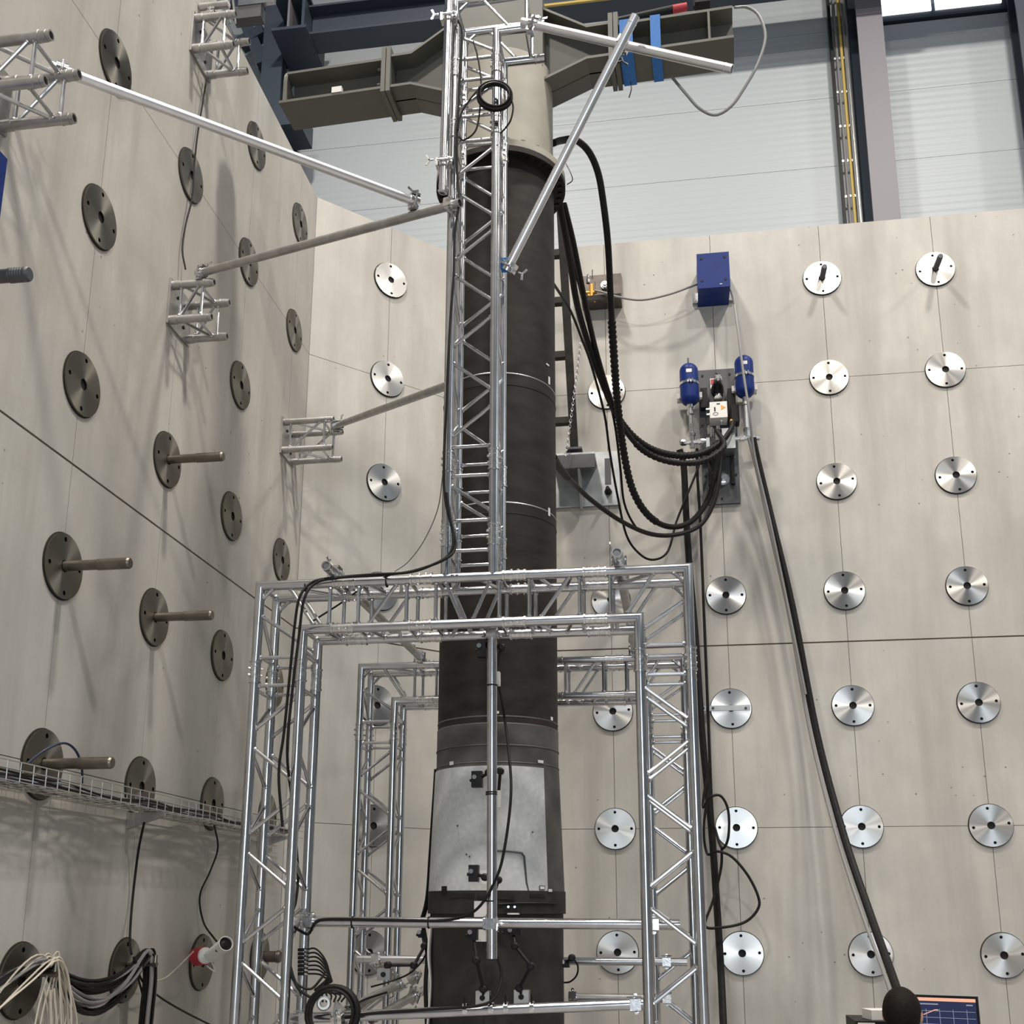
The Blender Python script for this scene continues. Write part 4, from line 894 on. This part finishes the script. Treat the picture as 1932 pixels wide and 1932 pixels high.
hose('truss_cable', [(960, 175, 5.12), (968, 200, 5.12), (964, 225, 5.12), (955, 240, 5.13), (944, 252, 5.14)], .005, 'thin cable hanging from the coil on the tower', 'cable', group=CG)
def coil(c, u, v, r, n, label, th_=.006, name='cable_coil', rj=.25):
    o = thing(name, c, label, 'coil'); u = Vector(u); v = Vector(v); w = u.cross(v).normalized()
    for k in range(n):
        random.seed(500 + k); rr = r * (1 - rj * random.random()); off = w * random.uniform(-.02, .02) + u * random.uniform(-.004, .004)
        MB().path([c + off + (u * math.cos(a) + v * math.sin(a)) * rr for a in [2 * math.pi * j / 28 for j in range(29)]], th_, 6, False).build('turn', 'rubber', o)
    return o
coil(at(934, 182, Y=5.12), (.95, .1, -.35), (.3, 0, .85), .10, 7, 'black cable coil hanging on the tower near its top')
cc = at(627, 1912, Y=5.22); ck = coil(cc, (1, 0, 0), (0, .1, 1), .125, 16, 'thick black cable coil hanging on the lowest tube', .008, rj=.22)
cn = thing('tube_clamp_set', cc + Vector((0, -.02, 0)), 'bright loose clamp fittings framed by the black coil', 'clamp')
MB().lathe(cc + Vector((-.028, -.03, .045)), (.2, -1, .1), [(0, .02), (0, .030), (.04, .034), (.05, .028), (.05, .018), (.01, .018)], 20, False).build('ring_fitting', 'alu_dull', cn)
clamp_mb(MB(), cc + Vector((.03, -.01, -.03)), (1, 0, .1), (0, 0, 1)).build('clamp', 'alu_cast', cn)
MB().prism([cc + Vector((.02, -.03, .06)), cc + Vector((.07, -.03, .02)), cc + Vector((.04, -.03, .0)), cc + Vector((.01, -.03, .01))], (0, .02, 0)).build('lug', 'alu', cn, False)
# connector strip on the left leg with looping leads
cs_ = thing('connector_strip', at(571, 1815, Y=5.38), 'row of small black connectors on the left leg', 'connector')
for k in range(7):
    p = at(571, 1792 + k * 7.5, Y=5.39); MB().box(p, (.034, .05, .014)).build('socket', 'black', cs_, False); MB().tube(p + Vector((.017, -.02, 0)), p + Vector((.04, -.02, 0)), .006, 8).build('plug', 'chrome', cs_)
    hose('signal_lead', [(577, 1792 + k * 7.5, 5.37), (595 + k, 1790 + k * 8, 5.36), (612, 1808 + k * 6, 5.34), (620 + k, 1834 + k * 3, 5.34), (612 - k * 3, 1856 + k * 2, 5.33), (600 + 8 * k, 1876, 5.30), (602 + 7 * k, 1890, 5.26)], .0045, 'thin black lead looping into the coil, %s from the top of the connector strip' % ['first', 'second', 'third', 'fourth', 'fifth', 'sixth', 'seventh'][k], 'cable', group='leads from the connector strip')
hose('signal_lead', [(545, 1690, 5.3), (542, 1740, 5.2), (541, 1810, 5.2), (556, 1852, 5.2), (585, 1866, 5.22), (606, 1846, 5.25), (612, 1836, 5.3)], .006, 'black cable bowing under the connector strip', 'cable', group=CG)
hose('truss_cable', [(545, 1742, 5.22), (566, 1756, 5.3), (582, 1762, 5.34), (592, 1745, 5.33), (606, 1735, 5.335), (660, 1734, 5.335), (760, 1736, 5.335), (850, 1735, 5.335), (900, 1715, 5.30), (935, 1660, 5.27), (952, 1600, 5.26), (964, 1500, 5.3), (960, 1420, 5.4), (948, 1330, 5.5), (932, 1250, 5.5), (930, 1215, 5.5)], .007, 'black cable lying on the front cross tube and rising past the patch', 'cable', group=CG)
hose('truss_cable', [(650, 1920, 5.25), (700, 1912, 5.27), (800, 1905, 5.27), (900, 1898, 5.27), (935, 1880, 5.3), (946, 1840, 5.35), (940, 1812, 5.35), (932, 1795, 5.35)], .007, 'black cable along the lowest tube curling up to the upright tube', 'cable', group=CG)
hose('truss_cable', [(730, 1872, 6.4), (690, 1885, 6.3), (660, 1900, 6.1)], .006, 'dark lead running to the sloping tubes', 'cable', group=CG)
hose('truss_cable', [(808, 1790, 6.3), (795, 1815, 6.2), (770, 1838, 6.1), (735, 1852, 6.0), (700, 1862, 6.0)], .005, 'dark lead sweeping left of the column foot', 'cable', group=CG)
for i, (x, y, d) in enumerate(((578, 1108, 5.185), (730, 1098, 5.185))):
    solo(MB().lathe(at(x, y, Y=FY) + Vector((-.003, 0, .0)), (1, 0, 0), [(0, .0285), (.006, .0285)], 16), 'cable_tie', 'black', at(x, y, Y=FY), ('black cable tie on the left end of the top truss', 'black cable tie on the top truss left of the tower')[i], 'cable tie', 'cable ties')

# ------------------------------------------------------------------ measuring gear on the column and tubes
def arm(pts, head, base, label, bcol='black', hs=(.05, .04, .06)):
    P = [at(x, y, Y=d) for x, y, d in pts]; th = thing('magnet_arm', P[-1], label, 'sensor arm', 'black sensor arms')
    for a, b in zip(P[:-1], P[1:]): MB().tube(a, b, .0085, 10).build('rod', 'black', th)
    for p in P[1:-1]: MB().lathe(p - Vector((0, .02, 0)), (0, 1, 0), [(0, .012), (.006, .02), (.034, .02), (.04, .012)], 12).build('joint_knob', 'black', th)
    if head: 
        h = MB().box(P[0] + Vector((0, -.01, 0)), hs).build('sensor_head', 'black', th, False); MB().tube(P[0] + Vector((-.01, -.03, .01)), P[0] + Vector((-.01, -.045, .01)), .012, 12).build('lens', 'chrome', h)
        MB().tube(P[0] + Vector((-hs[0] / 2 - .012, -.01, -.005)), P[0] + Vector((-hs[0] / 2, -.01, -.005)), .008, 8).build('screw_knob', 'black', h)
    if base:
        b_ = MB().box(P[-1], base).build('magnet_base', bcol, th, False); MB().tube(P[-1] + Vector((0, -base[1] / 2, 0)), P[-1] + Vector((0, -base[1] / 2 - .006, 0)), .014, 14).build('base_switch', 'black', b_)
YF = CYC - .40
arm([(901, 1471, 5.78), (922, 1458, 5.72), (944, 1455, 5.72), (941, 1492, 5.74)], True, None, 'black sensor head with arm at the top of the grey patch', hs=(.055, .05, .085))
arm([(895, 1648, 5.76), (915, 1655, 5.7), (940, 1660, 5.68), (932, 1690, 5.70)], True, None, 'black sensor head with arm at the bottom of the grey patch', hs=(.05, .05, .085))
arm([(893, 1762, 5.72), (899, 1812, 5.66), (912, 1866, 5.74), (912, 1882, 5.80)], True, (.07, .06, .065), 'folding black arm left below the cross tube on a grey magnet', 'alu_dull')
arm([(968, 1758, 5.74), (972, 1785, 5.68), (1002, 1823, 5.62), (980, 1864, 5.74), (985, 1880, 5.80)], True, (.075, .06, .065), 'folding black arm right below the cross tube on a grey magnet', 'alu_dull', hs=(.09, .05, .03))
arm([(797, 1762, 6.25), (801, 1785, 6.2), (781, 1821, 6.1), (732, 1821, 6.05), (726, 1838, 6.05)], True, (.07, .06, .06), 'folding black arm left of the column foot', 'alu_dull', hs=(.04, .03, .04))
arm([(1066, 1818, 6.3), (1079, 1807, 6.2), (1066, 1822, 6.35)], True, None, 'small black sensor at the right edge of the column foot', hs=(.05, .05, .04))
arm([(910, 1225, 5.37), (925, 1216, 5.36), (947, 1222, 5.36), (936, 1262, 5.35)], True, None, 'black sensor head under the front top truss', hs=(.045, .05, .09))
hose('sensor_lead', [(1080, 1807, 6.2), (1090, 1822, 6.25), (1088, 1840, 6.3), (1076, 1852, 6.35), (1064, 1854, 6.4)], .005, 'thin lead curling from the right column sensor', 'cable')
for i, (x, y, s_) in enumerate(((938, 1281, (.03, .04, .07)), (939, 1508, (.03, .03, .085)), (914, 1655, (.06, .03, .07)), (908, 1715, (.07, .03, .08)), (908, 1765, (.05, .03, .06)))):
    solo(MB().box(at(x, y, Y=5.42 if i < 2 else 5.78), s_), 'sensor_module', 'white', at(x, y, Y=5.42 if i < 2 else 5.78), 'small white sensor module, %s' % ('under the front top truss', 'on the upright tube before the patch', 'beside the lower patch sensor', 'at the dark band of the column', 'just below the front cross tube')[i], 'sensor', 'white sensor modules', False)
sb = thing('laser_sensor', at(967, 1718, Y=5.85), 'black flat sensor bar at the dark column band', 'sensor')
MB().box(at(967, 1716, Y=5.84), (.085, .05, .035)).build('housing', 'black', sb, False); MB().box(at(969, 1724, Y=5.83), (.06, .04, .008)).build('white_edge', 'white', sb, False)
for dx in (-8, 4): MB().tube(at(967 + dx, 1711, Y=5.81), at(967 + dx, 1711, Y=5.80), .006, 8).build('screw', 'chrome', sb)
for i, z in enumerate((2.70, 2.17, 2.16, 1.655)):
    solo(MB().lathe((-.906, 5.315, z), (0, 0, 1), [(0, .0255), (0, .0285), (.007, .0285), (.007, .0255)], 18, False), 'cable_tie', 'black', (-.906, 5.315, z), 'black cable tie round the upright tube, %s' % ('uppermost', 'upper of the close pair', 'lower of the close pair', 'lowest')[i], 'cable tie', 'cable ties')
for i, x in enumerate((-1.60, -1.22)):
    solo(MB().lathe((x, 5.375, 1.558), (1, 0, 0), [(0, .0255), (0, .0295), (.006, .0295), (.006, .0255)], 18, False), 'cable_tie', 'black', (x, 5.375, 1.558), 'black cable tie round the front cross tube, %s' % ('left one', 'right one')[i], 'cable tie', 'cable ties')
for i, x in enumerate((878, 927, 955, 1004)):
    p = at(x, 1905 - (x - 878) * .03, Y=5.31); t_ = thing('hose_clip', p, 'pipe clip on the lowest tube, %s of four' % ('first', 'second', 'third', 'fourth')[i], 'clip', 'pipe clips on the lowest tube')
    MB().lathe(p - Vector((.01, 0, 0)), (1, 0, .05), [(0, .0255), (0, .030), (.02, .030), (.02, .0255)], 16, False).build('band', 'chrome', t_); MB().tube(p + Vector((0, -.02, .02)), p + Vector((0, -.02, .06)), .005, 6).build('screw', 'black', t_)
# flat marks and cabling on the column surface, parts of the column
colt = bpy.data.objects['test_column']
def on_col(px_, py_, w, h, name, mat, r=.349, lift=.003):
    d = FWD + RIGHT * ((px_ - CX) / F_PX) + UP * ((CY - py_) / F_PX)
    a = d.x ** 2 + d.y ** 2; b = -2 * (d.x * CXC + d.y * CYC); c = CXC ** 2 + CYC ** 2 - (r + lift) ** 2
    D_ = b * b - 4 * a * c
    if D_ < 0: return None
    t = (-b - math.sqrt(D_)) / (2 * a); p = EYE + d * t; n = Vector((p.x - CXC, p.y - CYC, 0)).normalized(); u = Vector((0, 0, 1)).cross(n)
    if w: MB().box(p, (w, .004, h), Matrix((u, -n, Vector((0, 0, 1)))).transposed()).build(name, mat, colt, False)
    return p
for x, y, w, h, r_ in ((1036, 718, .018, .05, .349), (1033, 688, .03, .01, .349), (1036, 966, .018, .05, .349), (938, 1344, .02, .014, .349), (1041, 1356, .02, .02, .349), (1020, 1437, .04, .016, .354), (852, 1440, .03, .02, .354)): on_col(x, y, w, h, 'tape_mark', 'white', r_)
for x, y in ((1023, 1675), (1038, 1680)): on_col(x, y, .036, .022, 'paper_label', 'plate_dark', .3825, .004); on_col(x, y, .028, .014, 'paper_label', 'white', .3825, .007)
for x, y, w, h in ((838, 1679, .04, .04), (870, 1690, .16, .02), (935, 1693, .2, .02), (1015, 1690, .10, .015)): on_col(x, y, w, h, 'tape_patch', 'steel_dark', .3825, .005)
for x, y in ((863, 1558), (880, 1612), (886, 1616), (935, 1556), (1005, 1570), (955, 1672), (875, 1672)): on_col(x, y, .008, .008, 'target_dot', 'plate_dark', .372, .006)
P = [on_col(x, y, 0, 0, '', '', .372, .008) for x, y in ((934, 1605), (950, 1605), (970, 1607), (984, 1609), (989, 1616), (991, 1640), (993, 1665), (998, 1688))]
MB().path([p for p in P if p], .006, 6).build('taped_lead', 'plate_dark', colt)
lc = [at(826, 1452, Y=CYC + .02), at(823, 1500, Y=CYC + .02), at(819, 1560, Y=CYC + .02), at(815, 1620, Y=CYC + .02), at(811, 1680, Y=CYC), at(806, 1712, Y=CYC - .02), at(798, 1738, Y=CYC - .05)]
for k in range(3): MB().path(spline([p + Vector((-.006 * k, -.01 * k, 0)) for p in lc]), .006, 6).build('edge_cable', 'rubber', colt)
rc_ = [on_col(x, y, 0, 0, '', '', .386, .01) for x, y in ((940, 1706), (980, 1704), (1020, 1704), (1050, 1705))]
MB().path([p for p in rc_ if p], .006, 6).build('band_cable', 'rubber', colt)
MB().path(spline([at(798, 1745, Y=6.25), at(806, 1800, Y=6.2), at(803, 1860, Y=6.15), at(806, 1945, Y=6.1)]), .012, 8).build('edge_cable', 'rubber', colt)
for k, m_ in enumerate(('white', 'rubber_grey', 'rubber')): MB().path(spline([at(812 + 3 * k, 1742, Y=6.1), at(808 + 3 * k, 1800, Y=6.08), at(812 + 2 * k, 1860, Y=6.08), at(806 + 2 * k, 1945, Y=6.08)]), .006, 6).build('edge_cable', m_, colt)

# ------------------------------------------------------------------ operator, screen, desk
dk = thing('desk', (1.62, 6.25, 0), 'grey desk under the screen at the lower right', 'desk')
MB().box((1.62, 6.25, .735), (1.12, .7, .03)).build('desk_top', 'desk', dk, False)
for sx in (-.5, .5):
    for sy in (-.3, .3): MB().tube((1.62 + sx, 6.25 + sy, 0), (1.62 + sx, 6.25 + sy, .72), .02, 10).build('leg', 'plate_dark', dk)
mo = thing('monitor', (1.25, 6.22, .75), 'flat screen showing a dark chart with an orange title bar', 'monitor')
rz = Matrix.Rotation(R(-20), 3, 'Z'); mc = Vector((1.245, 6.20, 1.07))
def scr(name, mat, x, z, w, h, lift=0.0, par=mo, t=.004): return MB().box(mc + rz @ Vector((x, -.02 - lift, z)), (w, t, h), rz).build(name, mat, par, False)
M['screen'] = simple('screen_navy', (.01, .012, .03), .25, emit=(.016, .022, .06), es=1.0)
M['s_orange'] = simple('screen_orange', (.1, .05, .03), .3, emit=(.85, .42, .28), es=1.0)
M['s_line'] = simple('screen_line', (.05, .05, .06), .3, emit=(.25, .28, .34), es=1.0)
M['s_red'] = simple('screen_red', (.1, .05, .03), .3, emit=(.75, .35, .28), es=1.0)
MB().box(mc, (.44, .03, .26), rz).build('casing', 'black', mo, False); sp = scr('display', 'screen', 0, 0, .42, .24)
scr('title_bar', 's_orange', 0, .111, .42, .016, .003, sp); scr('menu_line', 's_line', -.03, .088, .12, .006, .003, sp); scr('menu_line', 's_line', .18, .088, .03, .006, .003, sp)
for k in range(6): scr('grid_line', 's_line', -.16 + k * .065, -.03, .002, .19, .003, sp, .001)
for k in range(6): scr('grid_line', 's_line', .02, .055 - k * .032, .37, .002, .003, sp, .001)
pa = [(-.045, .035), (-.01, .05), (.012, .06), (.03, .06)]
MB().path([mc + rz @ Vector((x, -.026, z)) for x, z in pa], .0022, 4).build('plot_curve', 's_red', sp)
MB().box((1.255, 6.25, .84), (.05, .03, .20)).build('stand', 'black', mo, False); MB().box((1.255, 6.25, .757), (.24, .18, .012)).build('foot', 'black', mo, False)
ec = thing('equipment_case', (.80, 5.95, 0), 'black equipment case left of the person, cut by the bottom edge', 'case')
e1 = at(1645, 1926, Y=5.85); MB().box((e1.x + .02, 6.0, e1.z / 2), (.20, .34, e1.z)).build('case_body', 'black', ec, False); MB().box((e1.x - .03, 5.828, e1.z - .012), (.08, .006, .008)).build('trim_strip', 'white', ec, False)
wbx = solo(MB().box((e1.x + .045, 5.95, e1.z + .024), (.11, .13, .045), Matrix.Rotation(R(12), 3, 'Z')), 'adapter_box', 'white', (e1.x + .045, 5.95, e1.z), 'white plastic box on the black case beside the head', 'box', smooth=False)
st = thing('stool', (.935, 5.32, 0), 'black swivel stool under the seated person', 'stool')
MB().lathe((.935, 5.32, .43), (0, 0, 1), [(0, .17), (.01, .19), (.05, .19), (.06, .17)], 28).build('seat', 'black', st); MB().tube((.935, 5.32, .05), (.935, 5.32, .43), .025, 12).build('gas_lift', 'plate_dark', st)
for k in range(5): MB().tube((.935, 5.32, .06), (.935 + .27 * math.cos(R(72 * k)), 5.32 + .27 * math.sin(R(72 * k)), .03), .018, 8).build('foot_spoke', 'plate_dark', st)
def skin(name, nodes, edges, mat, parent=None, lab=None):
    me = bpy.data.meshes.new(name); me.from_pydata([n[0] for n in nodes], edges, []); o = bpy.data.objects.new(name, me); COL.objects.link(o)
    md = o.modifiers.new('skin', 'SKIN')
    for v, n in zip(me.skin_vertices[0].data, nodes): v.radius = n[1] if isinstance(n[1], tuple) else (n[1], n[1])
    me.skin_vertices[0].data[0].use_root = True; sm = o.modifiers.new('sub', 'SUBSURF'); sm.levels = 2; sm.render_levels = 2
    me.materials.append(M[mat])
    for p in me.polygons: p.use_smooth = True
    md.use_smooth_shade = True
    if parent: o.parent = parent
    return o
body_n = [((0, 0, .56), (.15, .12)), ((0, .02, .72), (.14, .11)), ((0, .03, .90), (.16, .11)), ((0, .02, 1.0), (.09, .08)), ((0, .03, 1.06), (.055, .055)), ((0, .045, 1.13), (.068, .078)), ((0, .05, 1.20), (.072, .088)), ((0, .045, 1.25), (.045, .055))]
ed = [(i, i + 1) for i in range(7)]
for s in (-1, 1):
    b0_ = len(body_n)
    body_n += [((s * .16, .02, .95), .055), ((s * .22, .06, .74), .045), ((s * .17, .32, .80), .034), ((s * .16, .40, .80), (.035, .02))]; ed += [(2, b0_), (b0_, b0_ + 1), (b0_ + 1, b0_ + 2), (b0_ + 2, b0_ + 3)]
    h0 = len(body_n)
    for f in range(4): body_n.append(((s * (.135 + .018 * f), .49 - .008 * abs(f - 1), .785), .008)); ed.append((b0_ + 3, h0 + f))
    body_n.append(((s * .115, .43, .79), .009)); ed.append((b0_ + 3, h0 + 4))
    l0 = len(body_n)
    body_n += [((s * .10, .08, .56), .085), ((s * .12, .42, .52), .060), ((s * .12, .40, .28), .048), ((s * .12, .36, .09), .034), ((s * .13, .46, .04), (.038, .03)), ((s * .13, .55, .03), (.035, .02))]
    ed += [(0, l0), (l0, l0 + 1), (l0 + 1, l0 + 2), (l0 + 2, l0 + 3), (l0 + 3, l0 + 4), (l0 + 4, l0 + 5)]
person = skin('person', body_n, ed, 'skin'); PO = Vector((.932, 5.33, 0)); person.location = PO
tag(person, 'person seen from behind with short dark hair, seated before the chart screen', 'person'); ORG[person] = PO
jn = [((0, 0, .57), (.165, .135)), ((0, .02, .72), (.155, .125)), ((0, .03, .90), (.175, .125)), ((0, .025, 1.0), (.10, .09)), ((0, .03, 1.05), (.068, .066))]; je = [(0, 1), (1, 2), (2, 3), (3, 4)]
for s in (-1, 1):
    k = len(jn); jn += [((s * .165, .02, .955), .068), ((s * .225, .06, .74), .057), ((s * .172, .31, .80), .044)]; je += [(2, k), (k, k + 1), (k + 1, k + 2)]
    k = len(jn); jn += [((s * .10, .08, .565), .098), ((s * .12, .43, .52), .072), ((s * .12, .40, .28), .058), ((s * .12, .365, .11), .048)]; je += [(0, k), (k, k + 1), (k + 1, k + 2), (k + 2, k + 3)]
jk_ = skin('dark_clothing', jn, je, 'cloth', person)
def blob(name, c, rad, mat, cut=None, n=24):
    mb = MB(); c = Vector(c); rows = 16; idx = []
    for i in range(rows + 1):
        th_ = math.pi * i / rows; ring = []
        for j in range(n):
            ph = 2 * math.pi * j / n; d = Vector((math.sin(th_) * math.cos(ph), math.sin(th_) * math.sin(ph), math.cos(th_)))
            k = 1.0 + (.012 * math.sin(9 * ph + 5 * th_) if name == 'hair' else 0); ring.append(len(mb.v)); mb.v.append(PO + c + Vector((d.x * rad[0], d.y * rad[1], d.z * rad[2])) * k)
        idx.append(ring)
    for i in range(rows):
        for j in range(n):
            q = (idx[i][j], idx[i][(j + 1) % n], idx[i + 1][(j + 1) % n], idx[i + 1][j])
            m_ = sum((mb.v[x] for x in q), Vector()) / 4 - PO - c
            if cut and cut(m_): continue
            mb.f.append(q)
    return mb.build(name, mat, person, ang=180)
blob('hair', (0, .042, 1.185), (.083, .100, .103), 'hair', lambda m: (m.y > .045 and m.z < .045) or m.z < -.085)
for s in (-1, 1): blob('ear', (s * .077, .05, 1.165), (.010, .020, .030), 'skin', None, 12)
blob('nose', (0, .145, 1.155), (.014, .020, .022), 'skin', None, 12)
for s in (-1, 1): blob('eye', (s * .03, .128, 1.185), (.012, .008, .010), 'white', None, 12)
for s in (-1, 1): blob('shoe', (s * .13, .48, .045), (.048, .13, .045), 'black', None, 16)
blob('mouth', (0, .132, 1.11), (.022, .008, .006), 'red', None, 12)

# turn the sitter a little towards the screen
person.rotation_euler = (0, 0, R(-18))
